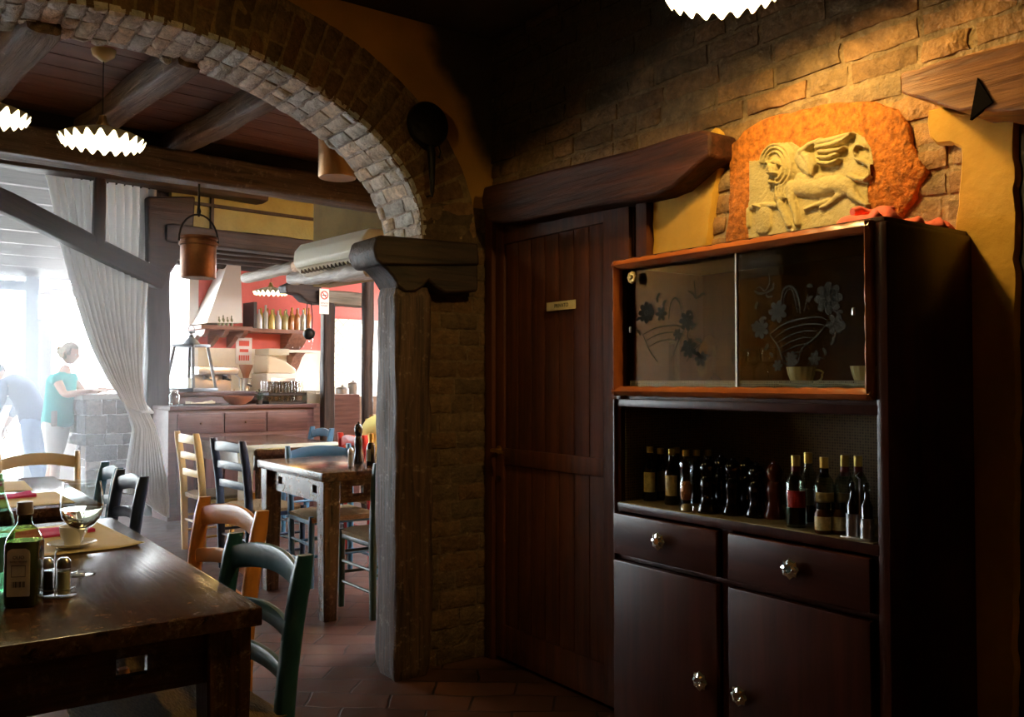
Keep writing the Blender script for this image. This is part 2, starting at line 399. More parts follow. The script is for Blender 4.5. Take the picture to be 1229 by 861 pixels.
def corner_toned_orange():  # plaster colour darkens towards the upper right corner
    m, n, l, b_ = newmat('orange_plaster_dark_corner'); tc = n.new('ShaderNodeTexCoord'); sp = n.new('ShaderNodeSeparateXYZ'); l.new(tc.outputs['Object'], sp.inputs[0])
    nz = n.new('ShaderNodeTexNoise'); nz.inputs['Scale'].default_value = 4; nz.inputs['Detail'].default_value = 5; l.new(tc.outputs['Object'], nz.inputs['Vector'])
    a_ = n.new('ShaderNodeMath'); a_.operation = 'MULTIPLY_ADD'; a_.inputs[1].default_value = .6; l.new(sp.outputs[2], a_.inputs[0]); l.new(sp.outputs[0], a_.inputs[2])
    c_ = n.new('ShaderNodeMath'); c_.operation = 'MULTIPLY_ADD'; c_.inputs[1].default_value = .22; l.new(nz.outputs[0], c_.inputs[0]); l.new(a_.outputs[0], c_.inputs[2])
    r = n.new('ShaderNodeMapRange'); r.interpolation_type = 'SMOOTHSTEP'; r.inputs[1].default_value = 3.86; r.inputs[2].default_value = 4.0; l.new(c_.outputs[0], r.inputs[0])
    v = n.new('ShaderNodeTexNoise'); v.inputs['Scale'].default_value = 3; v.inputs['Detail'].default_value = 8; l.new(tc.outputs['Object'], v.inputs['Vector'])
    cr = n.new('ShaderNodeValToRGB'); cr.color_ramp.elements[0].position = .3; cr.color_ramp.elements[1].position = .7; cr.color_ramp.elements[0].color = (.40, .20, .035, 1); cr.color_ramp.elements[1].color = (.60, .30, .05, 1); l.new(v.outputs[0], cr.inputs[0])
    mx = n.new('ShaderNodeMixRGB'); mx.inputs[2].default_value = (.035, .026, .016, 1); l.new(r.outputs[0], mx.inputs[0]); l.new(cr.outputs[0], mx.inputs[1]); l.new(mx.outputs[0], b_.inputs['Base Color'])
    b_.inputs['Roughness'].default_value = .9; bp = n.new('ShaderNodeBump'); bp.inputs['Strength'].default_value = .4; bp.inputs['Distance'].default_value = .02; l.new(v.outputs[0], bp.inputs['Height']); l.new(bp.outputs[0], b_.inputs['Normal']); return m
wb = struct(b.build('wall_back', corner_toned_orange(), smooth=False), 'orange plastered wall pierced by the brick arch')
ST, SL = SS[-1], .29
o = brick_field('arch_soffit_bricks', lambda a, c, d: (lambda q: (q[0], a, q[1]))(arc(t_of(c), -d)), YW - .01, YB + .01, 0, ST, (.62, .58, .52), (.46, .42, .38), bl=.19, bh=.056, gap=.012, depth=.020, seed=3, rough=.009, var=.14, parent=wb)
o = brick_field('arch_ring_bricks', lambda a, c, d: (lambda q: (q[0], YW - d, q[1]))(arc(t_of(c), a)), -.012, SL, 0, ST, (.20, .115, .055), (.30, .20, .09), bl=.29, bh=.056, gap=.014, depth=.012, seed=4, rough=.006, parent=wb)
o = brick_field('pier_bricks', lambda a, c, d: (a, YW - d, c), 2.03, 2.40, 0, 2.16, (.12, .07, .035), (.14, .09, .05), bl=.2, bh=.07, gap=.012, depth=.014, seed=5, parent=wb)
o = brick_field('jamb_bricks', lambda a, c, d: (2.03 - d, a, c), YW, YB, 0, 2.04, (.30, .24, .20), (.28, .23, .19), bl=.2, bh=.062, gap=.012, depth=.014, seed=6, parent=wb)

# right wall with the two door openings
b = B()
for y0, y1, z0, z1 in ((-3.2, .12, 0, 3.1), (.12, 1.10, 2.16, 3.1), (1.10, 2.50, 0, 3.1), (2.50, 3.55, 2.10, 3.1), (3.55, 3.58, 0, 3.1)):
    b.box(XW, y0, z0, XW + .28, y1, z1)
b.box(XW + .14, .1, 0, XW + .27, 3.57, 2.3)  # unseen slab added behind both openings to block outside daylight
wr = struct(b.build('wall_right', pbr('lime_mortar', (.30, .22, .13), .9, bump=.5), smooth=False), 'old brick wall with patches of ochre plaster')
def skipw(y, z): return (2.46 < y < 3.58 and z < 2.12) or (y < 1.14 and z < 2.14) or (1.3 < y < 2.15 and z < 1.66) 
def upper_tone(p):  # colour factor: bricks get darker above an uneven line
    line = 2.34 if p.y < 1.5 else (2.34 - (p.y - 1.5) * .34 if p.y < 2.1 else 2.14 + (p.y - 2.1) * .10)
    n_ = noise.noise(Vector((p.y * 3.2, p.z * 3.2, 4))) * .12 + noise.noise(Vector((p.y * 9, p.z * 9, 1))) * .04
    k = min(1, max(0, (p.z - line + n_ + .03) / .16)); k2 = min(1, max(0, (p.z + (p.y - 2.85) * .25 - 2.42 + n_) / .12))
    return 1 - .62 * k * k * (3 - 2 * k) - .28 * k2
brick_field('wall_bricks', lambda a, c, d: (XW - d, a, c), .25, 3.575, 1.45, 3.0, (.34, .205, .095), (.36, .25, .13), bl=.245, bh=.063, gap=.018, depth=.017, skip=skipw, seed=11, rough=.010, var=.2, parent=wr, tone_fn=upper_tone)
struct_lip = pbr('orange_mottled_plaster', (.52, .165, .022), .9, bump=.7, bscale=55, var=.55, vscale=38)
def patch(name, pts, x, mat, thick, seed, rough=.006):
    """hand-laid plaster: outline on the wall, front face slightly uneven"""
    P2 = [PX(px, py, x) for px, py in pts]; P2 = [(p.y, p.z) for p in P2]; out = []
    for i, (a, c) in enumerate(P2):                           # roughen the outline
        a2, c2 = P2[(i + 1) % len(P2)]; L = math.hypot(a2 - a, c2 - c); k = max(1, int(L / .03))
        for q in range(k):
            s = q / k; A_, C_ = a + (a2 - a) * s, c + (c2 - c) * s
            out.append((A_ + noise.noise(Vector((A_ * 18, C_ * 18, seed))) * rough * 1.6, C_ + noise.noise(Vector((A_ * 18, C_ * 18, seed + 9))) * rough * 1.6))
    b = B(); n = len(out); cy = sum(a for a, c in out) / n; cz = sum(c for a, c in out) / n
    lo = [b.b.verts.new((XW - .002, a, c)) for a, c in out]; hi = [b.b.verts.new((XW - thick * .75, a, c)) for a, c in out]
    ins = []
    for i, (a, c) in enumerate(out):
        pa, pc = out[i - 1]; na, nc = out[(i + 1) % n]; tx, tz = na - pa, nc - pc; L = math.hypot(tx, tz) or 1
        ins.append((a, c, tx / L, tz / L))
    area = sum(out[i][0] * out[(i + 1) % n][1] - out[(i + 1) % n][0] * out[i][1] for i in range(n)); sg = 1 if area > 0 else -1
    top = [b.b.verts.new((XW - thick, a - tz * sg * .007, c + tx * sg * .007)) for a, c, tx, tz in ins]
    for i in range(n):
        j = (i + 1) % n; b.face([lo[i], lo[j], hi[j], hi[i]]); b.face([hi[i], hi[j], top[j], top[i]])
    b.face(top)
    return struct(b.build(name, mat, wr, angle=50))
patch('ochre_plaster_patch', [(786, 232), (800, 215), (838, 180), (852, 160), (860, 154), (868, 158), (871, 180), (866, 205), (860, 232), (856, 262), (852, 288), (850, 330), (786, 330)], XW - .02, PLASTER, .034, 1)
patch('ochre_plaster_patch', [(1117, 132), (1135, 128), (1160, 136), (1185, 132), (1224, 118), (1226, 480), (1222, 861), (1160, 861), (1150, 500), (1152, 262), (1153, 232), (1157, 212), (1157, 192), (1154, 180), (1143, 174), (1128, 174), (1119, 166), (1116, 150)], XW - .02, PLASTER, .040, 2)
patch('mottled_orange_plaster_patch', [(877, 175), (892, 158), (915, 146), (950, 136), (985, 128), (1020, 122), (1052, 122), (1078, 132), (1090, 150), (1094, 175), (1104, 190), (1112, 205), (1108, 222), (1098, 238), (1080, 262), (1060, 300), (872, 320), (873, 280), (876, 230)], XW - .02, struct_lip, .028, 3, .009)

# lintels and the timber post
def shaped_beam(name, pts, x0, x1, mat, label, seed=0):
    """timber seen from the side, its outline cut in the wall plane and its depth x0..x1"""
    P2 = [(p.y, p.z) for p in (PX(a, c, x0) for a, c in pts)]; out = []
    for i, (a, c) in enumerate(P2):
        a2, c2 = P2[(i + 1) % len(P2)]; L = math.hypot(a2 - a, c2 - c); k = max(1, int(L / .05))
        for q in range(k):
            s = q / k; A_, C_ = a + (a2 - a) * s, c + (c2 - c) * s
            out.append((A_, C_ + noise.noise(Vector((A_ * 5, C_ * 3, seed))) * .006))
    b = B(); b.prism(out, lambda a, c, d: (d, a, c), x0, x1)
    return struct(b.build(name, mat, bevel=.012), label)
l1 = shaped_beam('door_lintel', [(580, 224), (600, 219), (680, 199), (760, 179), (839, 156), (852, 158), (852, 188), (838, 197), (822, 212), (806, 226), (796, 230), (788, 234), (700, 250), (640, 262), (600, 268), (588, 267), (580, 256), (577, 240)], 2.28, 2.44, wood('lintel_wood', (.022, .007, .003), (.085, .027, .011), 1, .65, .8, spec=.2), 'heavy dark timber lintel over the plank door', 2)
l2 = shaped_beam('side_door_lintel', [(1080, 92), (1084, 87), (1100, 84), (1128, 73), (1180, 60), (1260, 40), (1340, 16), (1340, 128), (1240, 132), (1190, 134), (1165, 131), (1150, 133), (1128, 126), (1108, 119), (1090, 116), (1081, 113)], 2.20, 2.44, wood('lintel_wood_pale', (.12, .038, .010), (.42, .17, .05), 1, .38, 1.0, streak=20), 'split timber lintel end above the right-hand doorway', 5)
b = B(); b.prism([(0, 0), (.055, .03), (.02, .10)], lambda a, c, d: (2.195 + d, PX(1165, 130, 2.2).y - a, PX(1165, 130, 2.2).z + c - .03), 0, .012)
b.build('black_triangle', pbr('flat_black', (.006, .004, .003), .95, spec=.05), l2, smooth=False)  # flat black triangle laid on the lintel face
b = B(); b.box(2.40, 1.075, 0, 2.50, 1.125, 2.14, .004); b.box(2.40, .12, 0, 2.50, .17, 2.14, .004)
dm2 = struct(b.build('door_2', DARKW(2)), 'dark doorway at the right edge')
b = B(); b.box(2.46, .17, 0, 2.49, 1.075, 2.14); b.build('door_leaf', DARKW(2), dm2, smooth=False)

# the plank door
d1 = thing('door_1', 'dark red-brown plank door with a small cream sign', 'door', (XW, 3.05, 0)); d1['kind'] = 'structure'; del d1['category']
D = T(-XW, -3.05, 0)
b = B(); b.box(2.36, 3.50, 0, 2.50, 3.56, 2.13, .004); b.box(2.36, 2.445, 0, 2.50, 2.505, 2.13, .004); b.box(2.37, 2.445, 2.09, 2.50, 3.56, 2.13, .004)
b.build('door_frame', DOORW(2), d1, mtx=D)
b = B(); b.box(2.40, 2.555, .02, 2.44, 3.495, 2.085); ys = 3.43; k = 0
pw = (3.43 - 2.72) / 7
for k in range(7):
    b.box(2.392, 2.72 + pw * k + .002, .17, 2.41, 2.72 + pw * (k + 1) - .002, .93, .003); b.box(2.392, 2.72 + pw * k + .002, 1.0, 2.41, 2.72 + pw * (k + 1) - .002, 1.975, .003)
b.build('plank_panel', DOORW(2), d1, mtx=D, angle=30)
b = B(); b.box(2.38, 3.43, .02, 2.42, 3.495, 2.085, .004); b.box(2.38, 2.565, .02, 2.42, 2.72, 2.085, .004)
b.box(2.382, 2.72, 1.97, 2.42, 3.43, 2.085, .004); b.box(2.382, 2.72, .93, 2.42, 3.43, 1.005, .004); b.box(2.382, 2.72, .02, 2.42, 3.43, .175, .004)
b.build('door_stiles', DOORW(2), d1, mtx=D)
b = B(); b.lathe([(.02, 0), (.02, .006), (.008, .008), (.008, .045)], 14, (2.38, 3.465, .995), frame((0, 1, 0), (-1, 0, 0)).to_3x3())
b.tube([(2.335, 3.465, .995), (2.333, 3.44, .996), (2.333, 3.385, .993), (2.335, 3.36, .989)], [.008, .009, .007, .006]); h = b.build('door_handle', BRASS, d1, mtx=D)
tag(h, 'small brass lever handle')
b = B(); b.lathe([(.016, 0), (.018, .003), (.012, .006), (.003, .006)], 14, (2.378, 3.465, .86), frame((0, 1, 0), (-1, 0, 0)).to_3x3()); b.build('keyhole_cover', pbr('worn_bronze', (.12, .07, .04), .4, 1), d1, mtx=D)
b = B(); b.box(-.10, -.019, 0, .10, .019, .003, .001)
pc = PX(673.5, 367, 2.378)
sg = b.build('door_sign', pbr('sign_cream', (.62, .55, .30), .45, var=.12, vscale=30), d1, mtx=D @ XY((-1, 0, 0), pc)); tag(sg, 'small cream sign with worn black lettering')
text('PRIVATO', .024, BLACKP, sg, T(0.005, 0, .0035), 'sign_lettering')

# post, bracket and beam under the arch spring
post = timber('timber_post', (1.925, 3.575, 0), (1.925, 3.575, 1.745), .205, .185, POSTW(0), amp=.010, seed=3, r=.018, label='weathered square timber post carrying the arch', cat='post', kind='structure', up=(1, 0, 0))
def corbel(name, pts, x_y, y1, mat, label, seed):
    P2 = [(p.x, p.z) for p in (PY(a, c, x_y) for a, c in pts)]
    b = B(); b.prism(P2, lambda a, c, d: (a, d, c), x_y, y1)
    return struct(b.build(name, mat, bevel=.010), label)
cb1 = corbel('timber_corbel', [(453, 314), (574, 315), (574, 350), (535, 352), (524, 345), (515, 337), (509, 344), (500, 350), (487, 351), (479, 344), (472, 332), (464, 323)], 3.46, 3.66, BEAMD(0), 'curved timber bracket on top of the post', 1)
cb2 = corbel('timber_arch_beam', [(452, 286), (456, 282), (470, 283), (574, 292), (576, 318), (458, 318), (452, 312), (448, 300)], 3.44, 3.70, BEAMD(0), 'short dark timber carrying the foot of the arch', 2)

# ================================================================== CUPBOARD
CX, CY0, CY1 = 1.977, 1.220, 2.206
cup = thing('kitchen_cupboard', 'tall dark mahogany cupboard with etched sliding glass doors, open shelf and crystal knobs', 'cupboard', (2.2, 1.713, 0))
K = T(-2.2, -1.713, 0)
b = B()
b.box(CX + .012, CY1 - .022, .0, 2.405, CY1, 1.70, .004)                      # left side
b.box(CX + .004, CY0, .0, 2.405, CY0 + .036, 1.715, .014)                     # right side, rounded front edge
b.box(CX + .012, CY0 + .01, 1.700, 2.41, CY1, 1.728, .010)                    # top
b.box(2.385, CY0 + .03, .0, 2.40, CY1 - .02, 1.70)                           # back
b.box(CX + .006, CY0 + .03, 1.236, 2.39, CY1 - .01, 1.262, .003)
b.box(CX + .004, CY0 + .03, .893, 2.39, CY1 - .01, .921, .004)
b.box(CX + .012, CY0 + .03, .735, 2.39, CY1 - .01, .75, .002)
b.box(CX + .03, CY0 + .03, .0, 2.39, CY1 - .02, .09, .002)
b.box(CX + .014, 1.712, .09, 2.0, 1.752, .90); b.box(CX + .016, CY0 + .036, .09, 2.0, CY0 + .05, .90)
b.build('carcass', CUPW(2), cup, mtx=K)
b = B(); b.box(CX - .002, CY1 - .006, 0, CX + .02, CY1 + .002, 1.262, .003); b.build('edge_strip', CUPW(2), cup, mtx=K)
# scalloped red frame round the glass
def wavy(b, y0, z0, y1, z1, w, side):
    """one rail between two points of the front plane, its edges carved in shallow scallops"""
    L = math.hypot(y1 - y0, z1 - z0); n = int(L / .012); ty, tz = (y1 - y0) / L, (z1 - z0) / L; ny, nz = -tz, ty
    rings = []
    for i in range(n + 1):
        s = L * i / n; k = .0035 * abs(sin(s * PI / .075)) ** .6; lo, hi = -w / 2 - (k if side & 1 else 0), w / 2 + (k if side & 2 else 0)
        rg = []
        for q, d in ((lo, 0), (lo, -.010), (lo + .004, -.018), ((lo + hi) / 2, -.026), (hi - .004, -.018), (hi, -.010), (hi, 0)):
            rg.append((CX + .012 + d, y0 + ty * s + ny * q, z0 + tz * s + nz * q))
        rings.append(rg)
    b.loft(rings)
GF0, GF1, GZ0, GZ1 = CY0 + .040, CY1 - .002, 1.276, 1.718
b = B(); wavy(b, GF0, GZ1 - .013, GF1, GZ1 - .013, .028, 3); wavy(b, GF0, GZ0 + .012, GF1, GZ0 + .012, .026, 3); b.build('glass_frame_rail', CUPR(1), cup, mtx=K)
b = B(); wavy(b, GF0 + .008, GZ0, GF0 + .008, GZ1, .018, 3); b.build('glass_frame_stile', CUPR(2), cup, mtx=K)
b = B(); wavy(b, GF1 - .013, GZ0, GF1 - .013, GZ1, .028, 3); b.build('glass_frame_stile', CUPR(2), cup, mtx=K)
DGLASS = glassmat('cabinet_glass', (.94, .96, .95), .015)
ETCH = pbr('etched_frost', (.055, .050, .038), .8, spec=.2)
def etch_pane(name, y0, y1, x, strokes, blobs):
    b = B(); b.box(x, y0, GZ0 + .024, x + .004, y1, GZ1 - .026); g = b.build(name, DGLASS, cup, smooth=False, mtx=K)
    b = B()
    def cp(q): p = PX(730 + q[0] / 3.615, 280 + q[1] / 3.615, x - .0006); return p
    for st in strokes:
        w = st[0]; P = [cp(q) for q in st[1]]; m = []
        for i in range(len(P) - 1):                              # catmull between points
            a0, a1, a2, a3 = P[max(i - 1, 0)], P[i], P[i + 1], P[min(i + 2, len(P) - 1)]
            for q in range(5):
                t = q / 5; m.append(.5 * ((2 * a1) + (a2 - a0) * t + (2 * a0 - 5 * a1 + 4 * a2 - a3) * t * t + (3 * a1 - a0 - 3 * a2 + a3) * t ** 3))
        m.append(P[-1]); lo, hi = [], []
        for i, p in enumerate(m):
            d = m[min(i + 1, len(m) - 1)] - m[max(i - 1, 0)]; nn = Vector((0, -d.z, d.y)); nn.normalize(); k = w * (.35 + .65 * sin(PI * (i + .5) / len(m)))
            lo.append(b.b.verts.new(p - nn * k)); hi.append(b.b.verts.new(p + nn * k))
        for i in range(len(m) - 1): b.face([lo[i], lo[i + 1], hi[i + 1], hi[i]])
    for (cx, cy, r, npet) in blobs:                             # little rosettes: petals round a heart
        c = cp((cx, cy)); rr = r / 3.615 * .0026
        for k in range(npet):
            a = 2 * PI * k / npet; pc_ = c + Vector((0, cos(a), sin(a))) * rr * .6
            b.face([b.b.verts.new(pc_ + Vector((0, cos(t), sin(t))) * rr * .34 * (1 + .25 * cos(2 * (t - a)))) for t in [2 * PI * q / 9 for q in range(9)]])
        b.face([b.b.verts.new(c + Vector((0, cos(t), sin(t))) * rr * .22) for t in [2 * PI * q / 8 for q in range(8)]])
    b.build('etched_flowers', ETCH, g, smooth=False)
    return g
def leaves(pts, w=.004): return [(w, [(x, y), (x + dx * .5 + dy * .15, y + dy * .5 - dx * .15), (x + dx, y + dy)]) for x, y, dx, dy in pts]
bk = [(.0022, [(700, 440), (760, 395), (840, 370), (920, 365), (955, 385)]), (.0018, [(712, 462), (770, 420), (845, 397), (915, 395), (940, 402)]),
      (.0016, [(728, 480), (780, 447), (845, 425), (905, 425)]), (.0016, [(742, 500), (790, 472), (845, 453), (890, 455)]), (.0016, [(752, 520), (795, 497), (845, 482), (872, 485)]), (.0014, [(760, 540), (800, 522), (855, 510)]),
      (.0024, [(700, 440), (735, 490), (760, 560)]), (.0024, [(955, 385), (900, 450), (840, 500), (825, 560)]), (.0024, [(760, 560), (790, 575), (825, 560)]),
      (.0030, [(748, 310), (758, 250), (785, 230), (812, 250), (828, 300), (832, 350)]), (.0016, [(758, 312), (768, 262), (787, 243), (804, 262), (820, 345)]),
      (.0020, [(640, 240), (660, 235), (680, 250), (700, 215), (696, 172)]), (.0034, [(632, 250), (655, 262), (684, 258)]), (.0034, [(684, 258), (712, 242), (718, 215)]), (.0026, [(684, 258), (690, 276), (715, 272)]),
      (.0022, [(905, 260), (930, 235), (970, 240), (995, 270), (990, 305), (950, 325), (915, 305), (905, 260)]), (.0020, [(925, 270), (950, 255), (975, 275), (960, 300), (935, 290), (940, 275)]),
      (.0018, [(850, 340), (858, 300), (868, 262)]), (.0018, [(960, 330), (1000, 350), (1015, 390)]), (.0018, [(975, 480), (985, 440), (970, 420), (940, 400)]), (.0016, [(860, 575), (900, 540), (940, 545)])]
bk += leaves([(640, 330, 10, -30), (655, 380, 30, -12), (620, 400, 34, 14), (690, 480, -12, 26), (700, 520, 12, 20), (990, 350, 30, -8), (1005, 385, 24, 22), (1000, 430, 28, -20), (975, 450, -10, 34), (860, 230, 28, 2), (868, 300, 20, -28), (930, 500, 12, 30), (905, 510, -20, 24)], .005)
etch_pane('glass_door', GF0 + .012, 1.712, 2.000, bk, [(735, 340, 44, 7), (955, 282, 60, 8), (660, 415, 40, 7), (985, 395, 40, 6), (895, 545, 26, 6), (735, 575, 24, 6), (795, 545, 30, 7)])
lk = [(.0026, [(262, 375), (270, 310), (290, 280), (310, 305), (318, 345)]), (.0022, [(150, 440), (210, 410), (290, 400), (330, 415)]), (.0018, [(160, 470), (215, 440), (280, 430), (320, 440)]), (.0018, [(172, 495), (220, 470), (270, 462), (305, 470)]), (.0022, [(150, 440), (180, 510), (215, 560)]), (.0022, [(330, 415), (300, 480), (270, 560)]),
      (.0034, [(345, 250), (365, 262), (380, 285)]), (.0034, [(380, 285), (410, 262), (420, 270)]), (.0020, [(372, 205), (376, 240), (380, 285)]), (.0022, [(140, 340), (165, 320), (195, 335), (190, 365), (160, 372), (140, 340)]), (.0020, [(330, 370), (350, 400), (345, 450), (370, 500)]), (.0018, [(400, 480), (360, 520), (340, 560)])]
lk += leaves([(120, 380, 30, -12), (215, 300, 8, -40), (240, 320, 12, -30), (340, 340, 26, 12), (360, 420, 22, -26), (380, 460, 26, 16), (370, 520, 30, 22), (400, 540, 36, -6), (330, 480, -16, 34), (120, 420, 20, 24)], .005)
etch_pane('glass_door', 1.700, GF1 - .022, 2.012, lk, [(165, 345, 50, 8), (230, 350, 34, 6), (340, 380, 44, 7), (350, 500, 44, 7), (400, 545, 34, 6), (300, 440, 26, 6)])
b = B(); b.box(1.997, 1.700, GZ0 + .022, 2.006, 1.706, GZ1 - .024); tag(b.build('glass_edge_strip', STEEL, cup, mtx=K), 'bright metal strip on the glass edge')
for y, z in ((PX(1025, 374, 2).y, PX(1025, 374, 2).z), (PX(757, 396, 2).y, PX(757, 396, 2).z)):
    b = B(); b.lathe([(.006, -.010), (.008, -.006), (.008, .006), (.006, .010)], 10, (1.998, y, z), Matrix.Diagonal((.4, .7, 1)).to_3x3()); b.build('finger_pull', STEEL, cup, mtx=K)
p = PX(757, 333, 1.985)
b = B()
for k in range(7):
    a = 2 * PI * k / 7; b.sphere((1.985, p.y + cos(a) * .014, p.z + sin(a) * .014), .009, 8, (.5, 1, 1)) if False else b.sphere((0, 0, 0), .001, 6)
b.b.free(); b = B()
def blob(b, c, r, sx=1, sy=1, sz=1, seg=10):
    c = Vector(c); n = seg // 2 + 1
    b.loft([[c + Vector((max(1e-4, r * sin(PI * i / n)) * cos(2 * PI * k / seg) * sx, max(1e-4, r * sin(PI * i / n)) * sin(2 * PI * k / seg) * sy, -r * cos(PI * i / n) * sz)) for k in range(seg)] for i in range(n + 1)])
for k in range(8):
    a = 2 * PI * k / 8; blob(b, (1.990, p.y + cos(a) * .013, p.z + sin(a) * .013), .009, .5)
blob(b, (1.986, p.y, p.z), .008, .7)
b.build('flower_rosette', BRASS, cup, mtx=K)
# lace edging, shelf paper, patterned lining
def dots_mat():
    m, n, l, b = newmat('honeycomb_lining'); tc = n.new('ShaderNodeTexCoord')
    v = n.new('ShaderNodeTexVoronoi'); v.inputs['Scale'].default_value = 115; v.inputs['Randomness'].default_value = .12; l.new(tc.outputs['Object'], v.inputs['Vector'])
    r = n.new('ShaderNodeValToRGB'); r.color_ramp.elements[0].position = .35; r.color_ramp.elements[1].position = .6
    r.color_ramp.elements[0].color = (.05, .032, .018, 1); r.color_ramp.elements[1].color = (.26, .18, .08, 1)
    l.new(v.outputs['Distance'], r.inputs[0]); l.new(r.outputs[0], b.inputs['Base Color']); b.inputs['Roughness'].default_value = .7; return m
b = B(); b.box(2.378, CY0 + .037, .921, 2.386, CY1 - .022, 1.236); b.box(CX + .03, CY1 - .026, .921, 2.38, CY1 - .0225, 1.236); b.box(CX + .03, CY0 + .0365, .921, 2.38, CY0 + .040, 1.236)
b.build('patterned_lining', dots_mat(), cup, mtx=K, smooth=False)
def lace_mat():
    m, n, l, b = newmat('lace'); out = n['Material Output']; tc = n.new('ShaderNodeTexCoord')
    v = n.new('ShaderNodeTexVoronoi'); v.inputs['Scale'].default_value = 170; v.inputs['Randomness'].default_value = .1; l.new(tc.outputs['Object'], v.inputs['Vector'])
    r = n.new('ShaderNodeMath'); r.operation = 'GREATER_THAN'; r.inputs[1].default_value = .42; l.new(v.outputs['Distance'], r.inputs[0])
    t = n.new('ShaderNodeBsdfTransparent'); mx = n.new('ShaderNodeMixShader'); l.new(r.outputs[0], mx.inputs[0]); l.new(t.outputs[0], mx.inputs[1]); l.new(b.outputs[0], mx.inputs[2])
    b.inputs['Base Color'].default_value = (.45, .42, .32, 1); l.new(mx.outputs[0], out.inputs[0]); return m
b = B(); b.box(2.022, CY0 + .05, 1.296, 2.0225, CY1 - .03, 1.322); b.build('lace_edging', lace_mat(), cup, mtx=K, smooth=False)
b = B(); b.box(CX - .001, CY0 + .042, .921, 2.375, CY1 - .026, .9235, 0)
b.build('shelf_paper', pbr('shelf_paper', (.20, .15, .06), .6, bump=.2, var=.2), cup, mtx=K)
b = B(); b.box(CX + .03, CY0 + .04, 1.262, 2.38, CY1 - .03, 1.2955); b.build('glass_section_floor', CUPW(1), cup, mtx=K)
def knob(parent, y, z, r=.0245):
    """faceted crystal rosette"""
    p = pbr('crystal', (.75, .76, .72), .05, metal=.92)
    b = B(); m3 = frame((0, 1, 0), (-1, 0, 0)).to_3x3()
    def wv(a, rr, zz): return (rr * (1 + .10 * cos(8 * a)), zz)
    b.lathe([(.4 * r, 0), (.45 * r, .008), (1.0 * r, .012), (1.08 * r, .017), (.9 * r, .022), (.5 * r, .025), (.42 * r, .0235), (.001, .0235)], 16, (CX - .012, y, z), m3, wave=wv)
    return b.build('crystal_knob', p, parent, smooth=False)
def front(name, y0, y1, z0, z1, ky, kz):
    b = B(); b.box(CX - .008, y0, z0, CX + .016, y1, z1, .007); o = b.build(name, CUPW(2 if z1 - z0 > .3 else 1), cup, mtx=K)
    k = knob(o, ky, kz); k.matrix_local = Matrix.Identity(4)
    return o
q = [PX(789, 650, CX - .03), PX(947, 683, CX - .03), PX(839, 818, CX - .03), PX(886, 836, CX - .03)]
front('drawer', 1.757, CY1 - .004, .752, .886, q[0].y, q[0].z)
front('drawer', 1.268, 1.716, .752, .886, q[1].y, q[1].z)
front('cupboard_door', 1.757, CY1 - .004, .10, .733, q[2].y, q[2].z)
front('cupboard_door', 1.268, 1.716, .10, .733, q[3].y, q[3].z)

# behind the glass
def lathe_part(name, prof, mat, parent, loc=(0, 0, 0), seg=24, wave=None):
    b = B(); b.lathe(prof, seg, loc, wave=wave); return b.build(name, mat, parent)
CUP_P = [(.001, .0), (.020, .0), (.021, .005), (.030, .018), (.036, .036), (.040, .056), (.0385, .056), (.034, .036), (.028, .019), (.018, .008), (.001, .008)]
def cream_cup(loc, rz, label):
    t = thing('tea_cup', label, 'cup', loc, rz, 'cream fluted tea cups behind the glass')
    flute = lambda a, r, z: (r * (1 + .035 * cos(14 * a) * min(1, z * 30)), z)
    lathe_part('cup_bowl', CUP_P, CREAMP, t, seg=56, wave=flute)
    b = B(); b.tube([(.037 + .024 * sin(PI * k / 9) + (.002 if k < 4 else -.004), 0, .048 - .034 * k / 9 + .004 * sin(2 * PI * k / 9)) for k in range(10)], [.003] * 10, 8); b.build('handle', CREAMP, t)
    return t
SA_P = [(.001, .0), (.025, .0), (.027, .004), (.055, .012), (.062, .016), (.061, .018), (.052, .014), (.026, .007), (.001, .007)]
def saucer(loc, label, group='saucers under the cream cups'):
    b = B(); b.lathe(SA_P, 28); o = b.build('saucer', CREAMP); o.location = loc; return tag(o, label, 'saucer', group)
for px, lb, sl in ((962, 'cream fluted tea cup nearer the middle of the glass cabinet', 'saucer below the cream cup nearer the middle'), (1040, 'cream fluted tea cup in the right corner of the glass cabinet', 'saucer below the cream cup in the right corner')):
    p = PX(px, 468, 2.09); cream_cup((p.x, p.y, 1.3045), rad(-70), lb); saucer((p.x, p.y, 1.296), sl)
# added panel standing in for the window's reflection in the left glass
t = thing('reflection_panel', 'small added panel imitating a window reflection behind the left glass door', 'reflection panel', (2.22, PX(793, 425, 2.22).y, 1.296), 0)
b = B(); b.box(-.006, -.085, 0, .006, .085, .165, .003); b.build('reflection_border', pbr('reflection_border_metal', (.10, .09, .07), .4, .8), t)
b = B(); b.box(-.0085, -.072, .013, -.0062, .072, .152); b.build('reflection_face', pbr('reflection_metal', (.32, .31, .22), .18, .9, var=.3, vscale=20), t)
p = PX(849, 396, 2.25); t = thing('metal_plate', 'polished oval metal dish standing on edge in the glass cabinet', 'dish', (2.26, p.y, 1.296), 0)
m3 = frame((0, 1, 0), (-1, 0, .15)).to_3x3()
b = B(); b.lathe([(.001, 0), (.035, .0), (.055, .012), (.060, .013), (.060, .015), (.053, .015), (.034, .003), (.001, .003)], 32, (0, 0, .10), m3 @ Matrix.Diagonal((.75, 1.3, 1)).to_3x3()); b.build('dish_bowl', pbr('silver_plate', (.62, .55, .36), .22, 1), t)
b = B(); b.tube([(-.02, -.03, .004), (.03, -.02, .03), (.012, 0, .06)], .003); b.tube([(-.02, .03, .004), (.03, .02, .03), (.012, 0, .06)], .003); b.build('plate_stand', IRON, t)
